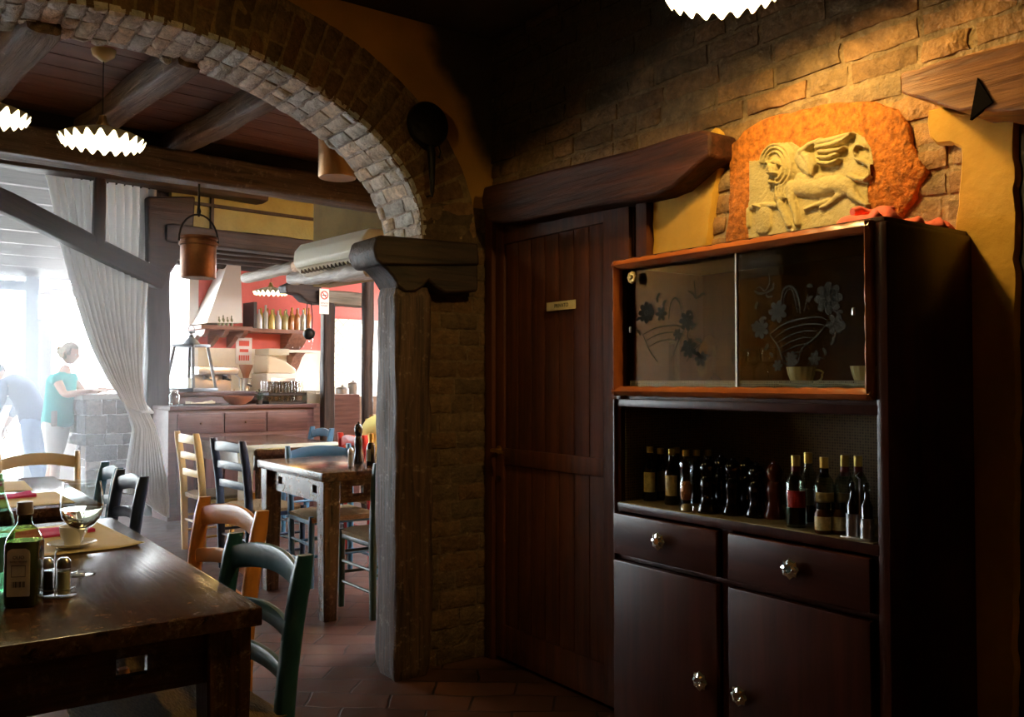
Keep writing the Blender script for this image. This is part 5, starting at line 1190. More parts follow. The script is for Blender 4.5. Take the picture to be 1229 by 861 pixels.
# bar proper, behind the cabinet
ub0, ub1 = CU + .16, at(318, 470, 9.0).x
ubox('bar_counter', BW(0), (ub0, 8.92, 0, u1 + .9, 9.5, 1.17), (ub0 - .02, 8.88, 1.17, u1 + .3, 9.54, 1.215), bev=.006, kind='x', label=None)
o = bpy.data.objects['bar_counter']; tag(o, 'higher wooden bar counter behind the wine-brown cabinet', 'counter')
BZ = 1.216
# lantern on the bar
p = at(229, 470, 9.05); t = thing('metal_lantern', 'tapered grey metal lantern standing at the left end of the bar', 'lantern', tuple(R(p.x, 9.05, BZ)), BA + .5)
b = B(); s0, s1, hh = .175, .115, .46
for a, c in ((1, 1), (-1, 1), (-1, -1), (1, -1)): b.tube([(a * s0, c * s0, .03), (a * s1, c * s1, hh)], .020, 4)
b.box(-s0 - .015, -s0 - .015, 0, s0 + .015, s0 + .015, .035, .004); b.box(-s1 - .02, -s1 - .02, hh, s1 + .02, s1 + .02, hh + .03, .004); b.build('lantern_frame', pbr('zinc', (.16, .17, .18), .45, .6), t)
b = B()
for a in (1, -1):
    b.loft([[(-s0, a * s0, .035), (s0, a * s0, .035)], [(-s1, a * s1, hh), (s1, a * s1, hh)]], False, False); b.loft([[(a * s0, -s0, .035), (a * s0, s0, .035)], [(a * s1, -s1, hh), (a * s1, s1, hh)]], False, False)
b.build('lantern_glass', GLASS, t, smooth=False)
b = B(); b.lathe([(.09, hh + .03), (.06, hh + .07), (.025, hh + .10), (.03, hh + .11), (.012, hh + .13), (.012, hh + .14), (.04, hh + .15), (.04, hh + .16), (.001, hh + .17)], 16); b.tube([(.05 * cos(PI * k / 10), 0, hh + .16 + .07 * sin(PI * k / 10)) for k in range(11)], .005, 6); b.build('lantern_top', pbr('zinc', (.16, .17, .18), .45, .6), t)
lathe_part('candle', [(.001, .036), (.035, .036), (.035, .14), (.001, .142)], pbr('candle_wax', (.75, .70, .58), .5), t)
# on the cabinet
t = bt(209, 484); j = thing('glass_jar', 'clear glass jar at the left end of the cabinet top', 'jar', tuple(t))
lathe_part('jar_body', [(.001, 0), (.045, 0), (.05, .006), (.05, .10), (.035, .12), (.035, .135), (.033, .135), (.033, .12), (.048, .10), (.048, .008), (.001, .006)], GLASS, j); lathe_part('jar_lid', [(.001, .135), (.037, .135), (.037, .15), (.001, .152)], STEEL, j)
p = bt(243, 484); tr = thing('serving_tray', 'dark tray lying at the left of the cabinet top', 'tray', tuple(p), BA); b = B(); b.box(-.23, -.10, 0, .23, .10, .010, .003); b.box(-.23, -.10, .01, .23, -.092, .018); b.box(-.23, .092, .01, .23, .10, .018); b.build('tray_plate', BLACKP, tr)
cloth_slab('napkin', .24, .14, .012, pbr('cream_linen', (.62, .55, .40), .9), 'folded cream cloth on the dark tray', tuple(p + Vector((-.02, 0, .0105))), BA, 21, None, curl=.02)
p = bt(286, 484); t = thing('fruit_bowl', 'wide terracotta bowl in the middle of the cabinet top', 'bowl', tuple(p))
lathe_part('bowl_body', [(.001, 0), (.07, 0), (.075, .008), (.13, .045), (.155, .085), (.149, .085), (.124, .048), (.07, .014), (.001, .012)], pbr('terracotta', (.34, .13, .07), .5, var=.2), t)
p = bt(311, 484, 8.42); t = thing('potted_sprig', 'small dark green sprig in a pot beside the terracotta bowl', 'plant', tuple(p))
lathe_part('plant_pot', [(.001, 0), (.028, 0), (.036, .045), (.033, .045), (.001, .04)], pbr('dark_pot', (.05, .04, .035), .5), t)
b = B(); rn = random.Random(5)
for k in range(34):
    a = rn.uniform(0, 6.28); h = rn.uniform(.03, .11); r_ = rn.uniform(.01, .06); c = Vector((r_ * cos(a), r_ * sin(a), .04 + h)); d = Vector((cos(a), sin(a), .4)).normalized() * .022; n_ = d.cross(Vector((0, 0, 1))).normalized() * .008
    b.face([b.b.verts.new(q) for q in (c - d, c + n_, c + d, c - n_)]); b.tube([(0, 0, .03), tuple(c)], .0015, 4)
b.build('foliage', pbr('dark_leaf', (.03, .06, .025), .6), t, smooth=False)
# two racks of glasses
TUMB = [(.001, 0), (.026, 0), (.027, .003), (.031, .072), (.0298, .072), (.026, .006), (.001, .005)]
TALL = [(.001, 0), (.027, 0), (.028, .003), (.033, .135), (.0318, .135), (.027, .006), (.001, .005)]
GLS = glassmat('bar_glass', (.97, .98, .98), .12)
pr = at(339, 484, 8.55); c = R(pr.x, 8.55, H + .001)
def rack(label, z, w, d): 
    t = thing('glass_tray', label, 'tray', (c.x, c.y, z), BA); b = B(); b.box(-w, -d, 0, w, d, .012, .003); b.box(-w, -d, .012, w, -d + .008, .03); b.box(-w, d - .008, .012, w, d, .03); b.box(-w, -d, .012, -w + .008, d, .03); b.box(w - .008, -d, .012, w, d, .03); b.build('tray_base', BLACKP, t); return t
rack('black tray under the lower row of tumblers', H + .001, .215, .125)
def glass_grid(name, prof, z, nx, ny, sp, label, group, cat='glass'):
    me = None
    for i in range(nx):
        for j in range(ny):
            x, y = (i - (nx - 1) / 2) * sp, (j - (ny - 1) / 2) * sp; q = c + UA * x + VA * y
            if me is None: b = B(); b.lathe(prof, 18); o = b.build(name, GLS); me = o.data
            else: o = bpy.data.objects.new(name, me); C.objects.link(o)
            o.location = (q.x, q.y, z); tag(o, label, cat, group)
glass_grid('tumbler', TUMB, H + .014, 6, 3, .066, 'small tumbler in the rack between the two black trays', 'tumblers in the lower rack')
rack('black tray on top of the small tumblers, under the tall glasses', H + .087, .215, .125)
glass_grid('tall_glass', TALL, H + .100, 6, 3, .070, 'tall straight glass standing on the upper black tray', 'tall glasses on the upper tray')
p = bt(373, 484, 8.5); t = thing('wire_basket', 'pale ribbed basket at the right end of the cabinet top', 'basket', tuple(p), BA)
b = B(); b.box(-.075, -.06, 0, .075, .06, .012)
for k in range(13):
    x = -.073 + k * .146 / 12; b.box(x - .002, -.062, 0, x + .002, -.058, .12); b.box(x - .002, .058, 0, x + .002, .062, .12)
b.box(-.078, -.064, .115, .078, -.056, .13); b.box(-.078, .056, .115, .078, .064, .13); b.box(-.078, -.064, .115, -.07, .064, .13); b.box(.07, -.064, .115, .078, .064, .13); b.box(-.070, -.056, .012, .070, .056, .10)
b.build('basket_body', pbr('pale_wicker', (.55, .50, .38), .7), t, smooth=False)

# back counter with machines
ubox('back_counter', pbr('steel_top', (.45, .42, .38), .35, .4), (u237 + .1, 10.35, 0, 7.85, 10.98, 1.08), kind='x'); o = bpy.data.objects['back_counter']; tag(o, 'long counter against the wall behind the bar', 'counter')
KZ = 1.081
def k_at(px, v=10.6): return R(at(px, 460, v).x, v, KZ)
CHR = pbr('chrome_machine', (.62, .60, .56), .25, .7)
t = thing('espresso_machine', 'chrome espresso machine on the back counter', 'coffee machine', tuple(k_at(255, 10.68)), BA)
b = B(); b.box(-.24, -.2, .0, .24, .2, .10, .01); b.box(-.24, -.02, .10, .24, .2, .32, .02); b.box(-.26, -.2, .32, .26, .2, .42, .03); b.build('machine_body', CHR, t)
for x in (-.12, .12):
    b = B(); b.lathe([(.035, .26), (.035, .31)], 16, (x, -.1, 0)); b.tube([(x, -.12, .27), (x, -.26, .255)], .012); b.build('brew_handle', BLACKP, t)
b = B(); b.tube([(.22, -.18, .32), (.25, -.22, .28), (.25, -.22, .16)], .006); b.build('steam_wand', STEEL, t)
t = thing('coffee_grinder', 'coffee grinder with brown bean hopper on the back counter', 'grinder', tuple(k_at(295, 10.62)), BA)
lathe_part('grinder_body', [(.001, 0), (.08, 0), (.08, .03), (.055, .06), (.055, .26), (.07, .28), (.001, .28)], CHR, t); lathe_part('bean_hopper', [(.001, .28), (.035, .28), (.045, .33), (.085, .43), (.085, .45), (.001, .45)], pbr('bean_hopper_brown', (.28, .12, .07), .25), t)
b = B(); b.tube([(0, -.055, .2), (0, -.16, .18)], .012); b.build('dose_handle', BLACKP, t)
t = thing('ice_machine', 'big white machine with slanted top on the back counter', 'machine', tuple(k_at(330, 10.65)), BA)
b = B(); b.box(-.22, -.22, 0, .22, .24, .34, .01); b.build('machine_body', pbr('white_enamel', (.72, .70, .64), .3), t)
b = B(); b.prism([(-.20, .34), (.20, .34), (.20, .40), (.05, .50), (-.20, .58)], lambda a, c_, d: (a, d, c_), -.2, .22); b.build('slanted_hood', pbr('cream_enamel', (.66, .56, .40), .35), t, bevel=.02)
b = B(); b.box(-.17, -.226, .06, .17, -.219, .28, .004); b.build('front_panel', CHR, t)
b = B(); b.box(-.19, -.2, .58, .10, .2, .66, .01); b.build('top_box', pbr('beige_carton', (.55, .48, .34), .6), t)
for k, (px, r_, h) in enumerate(((281, .03, .14), (288, .026, .18), (295, .035, .11))):
    p = R(at(px, 460, 10.41).x, 10.41, KZ); o = B().lathe([(.001, 0), (r_, 0), (r_, h * .6), (r_ * .4, h * .8), (r_ * .4, h), (.001, h)], 16).build('syrup_bottle', pbr('syrup_%d' % k, ((.45, .25, .1), (.6, .55, .4), (.35, .12, .08))[k], .2)); o.location = p
    tag(o, ('squat amber syrup bottle in front of the coffee grinder', 'tall pale syrup bottle in front of the coffee grinder', 'short brown syrup bottle closest to the coffee grinder')[k], 'bottle')
# red box poster under the shelf
p = at(294, 421, 10.95); t = thing('red_poster', 'small white poster with red print below the bottle shelf', 'poster', tuple(R(p.x, 10.99, p.z)), BA)
b = B(); b.box(-.11, -.012, -.17, .11, 0, .17); b.build('poster_sheet', pbr('poster_white', (.75, .68, .62), .6), t, smooth=False)
b = B(); b.box(-.07, -.015, .06, .07, -.012, .13); b.box(-.06, -.015, -.02, .06, -.012, .02)
for k in range(5): b.box(-.07 + .03 * k, -.015, -.13, -.05 + .03 * k, -.012, -.06)
b.build('poster_print', pbr('poster_red', (.65, .08, .04), .6), t, smooth=False)
# hood
a_, b_, c_, d_ = at(246, 388, 10.55), at(289, 388, 10.55), at(290, 327, 10.75), at(275, 329, 10.75)
bb = B(); bb.loft([[(a_.x, 10.5, a_.z), (b_.x, 10.5, b_.z), (b_.x, 11.0, b_.z), (a_.x, 11.0, a_.z)], [(d_.x, 10.78, 2.84), (c_.x, 10.78, 2.84), (c_.x, 11.0, 2.84), (d_.x, 11.0, 2.84)]]); o = bb.build('cooker_hood', pbr('white_plaster', (.80, .77, .70), .8), mtx=RM, smooth=False)
tag(o, 'tapering white plaster chimney hood on the red wall', 'hood')
SHW = lambda ax=0: wood('red_brown_shelf_wood', (.16, .06, .035), (.30, .13, .08), ax, .5, .3)
e0, e1 = at(240, 390, 10.5), at(302, 390, 10.5)
t = thing('hood_mantel', 'red-brown scalloped mantel shelf below the chimney hood', 'shelf', tuple(R((e0.x + e1.x) / 2, 10.72, e0.z - .05)), BA); w_ = (e1.x - e0.x) / 2
b = B(); b.box(-w_, -.26, 0, w_, .27, .05, .006); b.build('shelf_board', SHW(0), t)
for k in range(3):
    x = -w_ * .75 + k * w_ * .75; b = B(); b.prism([(-.25, 0), (.27, 0), (.27, -.20), (.12, -.13), (.0, -.06), (-.12, -.09), (-.22, -.05)], lambda a, c_, d: (d, a, c_), x - .03, x + .03); b.build('scroll_bracket', SHW(1), t)
for k in range(4):
    q = R(at(263 + 5 * k, 384, 10.5).x, 10.60 - .0, e0.z + .001); sc = .9 + .06 * (k % 3)
# hood shelf bottles stand on the mantel
MB_ = None
for k in range(4):
    q = R(at(263 + 5.0 * k, 384, 10.52).x, 10.52, e0.z + .001)
    if MB_ is None: bb = B(); bb.lathe([(.001, 0), (.018, 0), (.018, .08), (.007, .10), (.007, .13), (.001, .13)], 12); o = bb.build('small_bottle', pbr('green_small_bottle', (.22, .24, .12), .15)); MB_ = o.data
    else: o = bpy.data.objects.new('small_bottle', MB_); C.objects.link(o)
    o.location = q; o.scale = (1, 1, .85 + .15 * (k % 2)); tag(o, 'small green bottle standing on the mantel of the hood', 'bottle', 'four small bottles on the hood mantel')
# bottle shelf
s0_, s1_ = at(299, 394, 10.7), at(377, 394, 10.7); zs = s0_.z
t = thing('bottle_shelf', 'wall shelf crowded with liqueur bottles', 'shelf', tuple(R((s0_.x + s1_.x) / 2, 10.83, zs)), BA); w_ = (s1_.x - s0_.x) / 2
b = B(); b.box(-w_, -.17, -.05, w_, .16, 0, .006); b.build('shelf_board', SHW(0), t)
b = B(); b.box(-w_ + .05, -.16, 0, -w_ + .09, .16, .34); b.build('end_panel', pbr('dark_panel', (.04, .035, .035), .5), t, smooth=False)
b = B(); b.prism([(-.17, -.05), (.16, -.05), (.16, -.25), (.10, -.25), (.02, -.22), (-.05, -.17), (-.10, -.12), (-.15, -.09)], lambda a, c_, d: (d, a, c_), w_ * .25, w_ * .80); b.build('shelf_bracket', SHW(1), t)
rn = random.Random(9); cols = [(.62, .62, .50), (.75, .72, .60), (.50, .42, .15), (.72, .42, .06), (.30, .36, .14), (.66, .60, .42), (.55, .22, .06), (.70, .68, .62), (.20, .28, .10), (.75, .55, .12)]
profs = [[(.001, 0), (.036, 0), (.037, .004), (.037, .17), (.030, .20), (.014, .225), (.013, .28), (.001, .28)], [(.001, 0), (.031, 0), (.032, .2), (.014, .24), (.014, .31), (.001, .31)], [(.001, 0), (.04, 0), (.042, .12), (.03, .17), (.013, .20), (.013, .25), (.001, .25)]]
cn = ['clear', 'white', 'olive', 'golden', 'dark green', 'straw', 'amber', 'pale', 'bottle-green', 'yellow']
kinds = {}
x = -w_ + .15; k = 0
names = ['left', 'middle', 'right']
while x < w_ - .05:
    for row, dv in enumerate((-.10, .03)):
        ci = rn.randrange(10); pi = rn.randrange(3); key = (ci, pi)
        if key not in kinds: kinds[key] = B().lathe(profs[pi], 14).build('liqueur_bottle', pbr('liqueur_' + cn[ci].replace(' ', '_').replace('-', '_'), cols[ci], .15, trans=.25, spec=.6)); o = kinds[key]
        else: o = bpy.data.objects.new('liqueur_bottle', kinds[key].data); C.objects.link(o)
        q = R((s0_.x + s1_.x) / 2 + x + rn.uniform(-.005, .005), 10.83 + dv, zs + .001); o.location = q
        part = names[min(2, int((x + w_) / (2 * w_) * 3))]
        tag(o, '%s liqueur bottle in the %s row of the wall shelf, %s' % (cn[ci], ('front', 'back')[row], 'bottle %s of the leftmost one' % ('at the place' if k == 0 else 'to the right')), 'bottle', 'liqueur bottles on the wall shelf')
        o['label'] = '%s liqueur bottle, %s row of the wall shelf, %s part' % (cn[ci], ('front', 'back')[row], part)
    x += .090; k += 1
# lower glass shelf
s2 = at(361, 420, 10.6); t = thing('glass_shelf', 'small curved wall shelf with wine glasses under the bottle shelf', 'shelf', tuple(R(s2.x + .05, 10.83, s2.z)), BA)
b = B(); b.box(-.24, -.17, -.035, .24, .16, 0, .006); b.build('shelf_board', pbr('whitewashed_wood', (.65, .58, .48), .6), t)
b = B(); b.prism([(-.12, -.035), (.16, -.035), (.16, -.30), (.06, -.22), (-.02, -.10)], lambda a, c_, d: (d, a, c_), -.05, .08); b.build('shelf_bracket', SHW(1), t)
for k in range(5):
    q = R(s2.x - .08 + .085 * k, 10.80 + .04 * (k % 2), s2.z + .001); stem_glass(tuple(q), 1.05, 'stemmed glass on the small curved wall shelf', 'stemmed glasses on the small curved shelf', 'stemmed_glass')
# ladle pot hanging on the screen
p = at(371, 401, 8.22); t = thing('hanging_pot', 'small dark pot hanging on long wires left of the screen post', 'pot', tuple(R(p.x, 8.22, p.z - .04)))
b = B(); blob(b, (0, 0, .04), .062, seg=16); b.build('pot_body', IRON, t)
b = B(); zt = q0.z - .08 - p.z + .04
b.tube([(-.03, 0, .09), (-.035, 0, zt * .6), (-.02, 0, zt)], .006, 6); b.tube([(.03, 0, .09), (.035, 0, zt * .6), (.02, 0, zt)], .006, 6); b.build('hanging_wires', IRON, t)
# pots seen past the post, on a stone hob
hb = at(416, 470, 9.9); ubox('stone_hob', pbr('hob_stone', (.30, .20, .13), .8, bump=.6, var=.3), (hb.x - .25, 9.8, 0, hb.x + .8, 10.3, 1.12), kind='x'); tag(bpy.data.objects['stone_hob'], 'low brick hob carrying pots, seen past the screen post', 'hob')
for px, r_, h, lb in ((411, .085, .10, 'wide grey cooking pot on the brick hob'), (424, .07, .16, 'tall grey cooking pot on the brick hob')):
    t = thing('cooking_pot', lb, 'pot', tuple(R(at(px, 460, 9.95).x, 9.95, 1.121))); lathe_part('pot_body', [(.001, 0), (r_, 0), (r_ * 1.03, .01), (r_ * 1.03, h), (r_ * .97, h), (r_ * .95, .012), (.001, .01)], pbr('dull_aluminium', (.35, .34, .32), .4, .8), t); lathe_part('pot_lid', [(r_ * 1.05, h), (r_ * .9, h + .02), (.015, h + .035), (.02, h + .05), (.001, h + .055)], pbr('dull_aluminium', (.35, .34, .32), .4, .8), t)
def lattice_mat():
    m, n, l, b_ = newmat('diamond_tiles'); tc = n.new('ShaderNodeTexCoord'); mp = n.new('ShaderNodeMapping'); mp.inputs['Rotation'].default_value = (0, rad(45), 0); l.new(tc.outputs['Object'], mp.inputs[0])
    sp = n.new('ShaderNodeSeparateXYZ'); l.new(mp.outputs[0], sp.inputs[0]); cb = n.new('ShaderNodeCombineXYZ'); l.new(sp.outputs[0], cb.inputs[0]); l.new(sp.outputs[2], cb.inputs[1])
    br = n.new('ShaderNodeTexBrick'); br.offset = 0; br.inputs['Scale'].default_value = 1; br.inputs['Brick Width'].default_value = .12; br.inputs['Row Height'].default_value = .12; br.inputs['Mortar Size'].default_value = .005
    br.inputs['Color1'].default_value = (.80, .72, .55, 1); br.inputs['Color2'].default_value = (.76, .68, .52, 1); br.inputs['Mortar'].default_value = (.35, .28, .18, 1)
    l.new(cb.outputs[0], br.inputs['Vector']); l.new(br.outputs[0], b_.inputs['Base Color']); b_.inputs['Roughness'].default_value = .3; return m
q0_, q1_ = at(396, 383, 10.9), at(440, 383, 10.9)
ubox('trim_4', lattice_mat(), (q0_.x, 10.93, 1.1, q1_.x + .4, 10.99, at(410, 383, 10.93).z))

# masonry serving block by the curtain, its face jagged with rough stones
p0, p1 = at(103, 475, 9.75), at(166, 475, 9.75)
t = thing('stone_counter', 'rough whitewashed stone and brick counter beside the curtain', 'counter', tuple(R((p0.x + p1.x) / 2, 10.05)), BA); w_ = (p1.x - p0.x) / 2
b = B(); b.box(-w_ - .05, -.36, 1.13, w_ + .1, .36, 1.19, .008); b.build('stone_slab', pbr('pale_slab', (.55, .53, .50), .6, bump=.3), t)
b = B(); lay = b.b.loops.layers.float_color.new('Col'); rn = random.Random(4); z = .0
while z < 1.12:
    h = min(rn.choice((.09, .12, .16, .2)), 1.13 - z); out = .0 if z > .9 else (.0 if z > .62 else .12)
    for face in (0, 1):
        x = -w_ if face == 0 else -.30
        e = w_ if face == 0 else .30
        while x < e - .02:
            w1_ = min(rn.uniform(.14, .32), e - x); seed = int(z * 1000 + x * 333 + face * 17)
            P = (lambda a, c_, d: (a, -.30 - d, c_)) if face == 0 else (lambda a, c_, d: (-w_ - d + (.10 if z < .62 else 0), a, c_))
            brick_block(b, lay, P, x + .006, x + w1_ - .006, z + .006, z + h - .006, -.01, rn.uniform(.02, .07), brick_col(rn, (.34, .31, .30), .2), seed, .012); x += w1_
    z += h
b.mi = 0; b.box(-w_ + .01 + .10, -.30, 0, w_, .30, 1.13)
for f in b.b.faces:
    for lp in f.loops:
        if lp[lay][0] == 0 and lp[lay][3] == 0: lp[lay] = (.25, .23, .22, 1)
b.build('stone_base', BRICK, t)

# ================================================================== PEOPLE
def skin(name, chains, mat, parent, sub=2, root=0, mtx=None):
    """chains of (x, y, z, rx, ry); a point given as an int reuses that vertex; grown into one smooth surface"""
    vsx, rad_, ed = [], [], []
    for ch in chains:
        last = None
        for p in ch:
            if isinstance(p, int): i = p
            else:
                vsx.append(p[:3]); rad_.append((p[3], p[4] if len(p) > 4 else p[3])); i = len(vsx) - 1
            if last is not None: ed.append((last, i))
            last = i
    me = bpy.data.meshes.new(name); me.from_pydata(vsx, ed, []); o = bpy.data.objects.new(name, me); C.objects.link(o)
    me.materials.append(mat); sk = o.modifiers.new('skin', 'SKIN'); sk.use_smooth_shade = True; sk.branch_smoothing = .3
    if not me.skin_vertices: raise RuntimeError('no skin layer')
    for k, r in enumerate(rad_): me.skin_vertices[0].data[k].radius = r; me.skin_vertices[0].data[k].use_root = (k == root)
    o.modifiers.new('sub', 'SUBSURF').levels = sub; o.modifiers['sub'].render_levels = sub
    # freeze into an ordinary mesh
    dg = bpy.context.evaluated_depsgraph_get(); m2 = bpy.data.meshes.new_from_object(o.evaluated_get(dg)); bpy.data.objects.remove(o)
    m2.name = name; o = bpy.data.objects.new(name, m2); C.objects.link(o); m2.shade_smooth()
    if parent: o.parent = parent
    if mtx: o.matrix_local = mtx
    return o
SKN = pbr('skin', (.60, .36, .26), .5, var=.05); SKN2 = pbr('skin_tan', (.50, .29, .20), .5, var=.05)
def head_mesh(b, c, pitch=0, s=1.0, yaw=0):
    """head looking along +x: skull, jaw, nose, brow, lips, ears (about 22 cm tall)"""
    m = Matrix.Rotation(yaw, 3, 'Z') @ Matrix.Rotation(pitch, 3, 'Y'); c = Vector(c); NU, NV = 36, 30
    def f(u, v):
        a = 2 * PI * u; t = PI * v; x, y, z = sin(t) * cos(a), sin(t) * sin(a), -cos(t)
        X, Y, Z = x * .094, y * .074, z * .112
        if z < 0: X *= 1 - .10 * z * z; Y *= 1 - .30 * z * z
        if x < 0 and z < -.2: X *= 1 + .35 * (z + .2)
        if x > 0:
            w_ = math.exp(-(y / .20) ** 2)
            X += w_ * (.024 * math.exp(-((z + .12) / .13) ** 2) + .006 * math.exp(-((z - .18) / .1) ** 2) - .004 * math.exp(-((z - .06) / .06) ** 2))
            X += .008 * math.exp(-(y / .30) ** 2) * (math.exp(-((z + .42) / .05) ** 2) + math.exp(-((z + .54) / .05) ** 2)) + .012 * math.exp(-(y / .35) ** 2) * math.exp(-((z + .85) / .16) ** 2)
            for sg in (-1, 1): X -= .009 * math.exp(-((y - sg * .36) / .17) ** 2 - ((z - .03) / .10) ** 2)
        return c + m @ Vector((X, Y, Z)) * s
    b.grid(NU, NV, f)
    for sg in (-1, 1):
        cc = c + m @ Vector((-.008, sg * .074, -.004)) * s; b.tube([cc + m @ Vector((.012 * cos(q), sg * .006 + sg * .006 * sin(q * .5), .026 * sin(q))) * s for q in [k * 2 * PI / 10 - .6 for k in range(9)]], .0062 * s, 6)
def face_bits(parent, c, pitch, s=1.0):
    m = Matrix.Rotation(pitch, 3, 'Y'); c = Vector(c); 
    b = B()
    for sg in (-1, 1): blob(b, c + m @ Vector((.078, sg * .029, .004)) * s, .0105 * s)
    b.build('eyes', pbr('eye_white', (.75, .72, .68), .2), parent)
    b = B()
    for sg in (-1, 1): blob(b, c + m @ Vector((.0865, sg * .029, .004)) * s, .0045 * s)
    b.build('pupils', BLACKP, parent)
def hand(b_list, w, d, side, s=1.0, curl=.4, up=(0, 0, 1)):
    """fingers as separate tapering bent chains from the wrist w, pointing along d"""
    d = Vector(d).normalized(); u = Vector(up); y = u.cross(d).normalized(); u = d.cross(y); w = Vector(w); out = []
    palm = [(*(w), .026 * s, .017 * s), (*(w + d * .045 * s), .036 * s, .014 * s), (*(w + d * .085 * s), .036 * s, .012 * s)]
    out.append(palm)
    for k, (o_, L) in enumerate(((-.030, .066), (-.010, .076), (.010, .071), (.029, .056))):
        p = w + d * .08 * s + y * o_ * s; q = [(*p, .0095 * s)]; dd = d.copy()
        for j in range(3):
            dd = (dd - u * curl * (.5 + .3 * j)).normalized(); p = p + dd * L * s * (.42, .33, .25)[j]; q.append((*p, (.0088, .008, .0066)[j] * s))
        out.append(q)
    p = w + d * .02 * s - y * side * .025 * s; dd = (d * .7 - y * side * .8).normalized(); q = [(*p, .013 * s)]
    for j in range(3): p = p + dd * (.035, .030, .024)[j] * s; dd = (dd + d * .4 - u * .15).normalized(); q.append((*p, (.011, .0098, .008)[j] * s))
    out.append(q); return out
def add_hand(parent, w, d, side, mat, s=1.0, curl=.4):
    ch = hand(None, w, d, side, s, curl); b = B()
    pl = ch[0]; y = Vector((0, 0, 1)).cross(Vector(d).normalized()).normalized(); dv = Vector(d).normalized(); u = dv.cross(y)
    b.loft([[Vector(p[:3]) + y * p[3] * cos(t) + u * p[4] * sin(t) for t in [2 * PI * k / 12 for k in range(12)]] for p in ([(*(Vector(w) - dv * .01), .022 * s, .018 * s)] + pl + [(*(Vector(pl[-1][:3]) + dv * .008), .030 * s, .008 * s)])])
    for c_ in ch[1:]: b.tube([Vector(p[:3]) for p in c_], [p[3] for p in c_], 8)
    return b
def person(label, loc, rz, J, mats, s=1.0, hair=None, pitch=0, armL=None, armR=None):
    """J: joints; body is one mesh (skinned trunk and limbs, head, hands joined)"""
    t = thing('person', label, 'person', loc, rz)
    return t

def body_mesh(parent, chains, head, pitch, hands, mat, s=1.0):
    sh = lambda p, k: (p[0], p[1], p[2]) + tuple(r * k for r in p[3:]) if not isinstance(p, int) else p
    chains = [[sh(p, .84) if i < 4 else p for i, p in enumerate(chains[0])]] + [[sh(p, .82) if i < 3 else p for i, p in enumerate(c_)] for c_ in chains[1:3]] + [list(c_) for c_ in chains[3:]]
    o = skin('body', chains, mat, None); bm = bmesh.new(); bm.from_mesh(o.data); bpy.data.objects.remove(o)
    b = B(); head_mesh(b, head, pitch, s)
    for w, d, side, curl in hands:
        hb_ = add_hand(None, w, d, side, mat, .95, curl); tmp = bpy.data.meshes.new('x'); bmesh.ops.recalc_face_normals(hb_.b, faces=hb_.b.faces); hb_.b.to_mesh(tmp); hb_.b.free(); b.b.from_mesh(tmp); bpy.data.meshes.remove(tmp)
    tmp = bpy.data.meshes.new('x'); bm.to_mesh(tmp); bm.free(); b.b.from_mesh(tmp); bpy.data.meshes.remove(tmp)
    return b.build('body', mat, parent, angle=180)
# woman in the teal top, seen from the side, reaching to the stone counter
wp = PD(69, 540, 9.2); t = thing('person', 'woman in teal top and white capri trousers reaching over the stone counter', 'person', (wp.x, wp.y, 0), -YAW)
ch = [[(0.0, 0, .93, .135, .15), (.0, 0, 1.06, .12, .13), (.02, 0, 1.20, .125, .15), (.045, 0, 1.33, .11, .16), (.065, 0, 1.415, .06, .08), (.085, 0, 1.50, .048)],
      [0, (-.01, -.095, .86, .095), (.035, -.10, .50, .060), (.02, -.10, .30, .052), (.0, -.10, .09, .036), (.10, -.10, .035, .03, .03)],
      [0, (-.02, .095, .86, .095), (-.09, .10, .50, .060), (-.13, .10, .30, .052), (-.17, .10, .09, .036), (-.07, .10, .035, .03, .03)],
      [3, (.06, -.165, 1.345, .052), (.17, -.20, 1.18, .040), (.36, -.17, 1.215, .032), (.44, -.15, 1.225, .024)],
      [3, (.06, .165, 1.345, .052), (.19, .19, 1.19, .040), (.38, .14, 1.23, .032), (.47, .10, 1.235, .024)]]
hd = (.115, 0, 1.61)
bo = body_mesh(t, ch, hd, rad(12), [((.44, -.15, 1.225), (1, .15, 0), 1, .25), ((.47, .10, 1.235), (1, -.1, 0), -1, .25)], SKN)
face_bits(bo, hd, rad(12))
TEALC = pbr('teal_jersey', (.03, .34, .34), .85, bump=.1); WHTC = pbr('white_cotton', (.74, .73, .72), .85, bump=.15)
skin('teal_top', [[(-.005, 0, .83, .165, .175), (0.0, 0, .92, .158, .172), (.0, 0, 1.06, .14, .15), (.02, 0, 1.20, .147, .168), (.045, 0, 1.33, .128, .175), (.062, 0, 1.40, .085, .12)], [4, (.058, -.17, 1.35, .070), (.09, -.185, 1.29, .064)], [4, (.058, .17, 1.35, .070), (.09, .185, 1.29, .064)]], TEALC, t)
skin('capri_trousers', [[(0, 0, .96, .145, .16), (-.01, 0, .88, .15, .17)], [1, (-.005, -.10, .80, .110), (.036, -.10, .50, .078)], [1, (-.02, .10, .80, .110), (-.09, .10, .50, .078)]], WHTC, t)
HAIRB = pbr('grey_blond_hair', (.30, .24, .17), .7, bump=.8, bscale=60, var=.25, vscale=40)
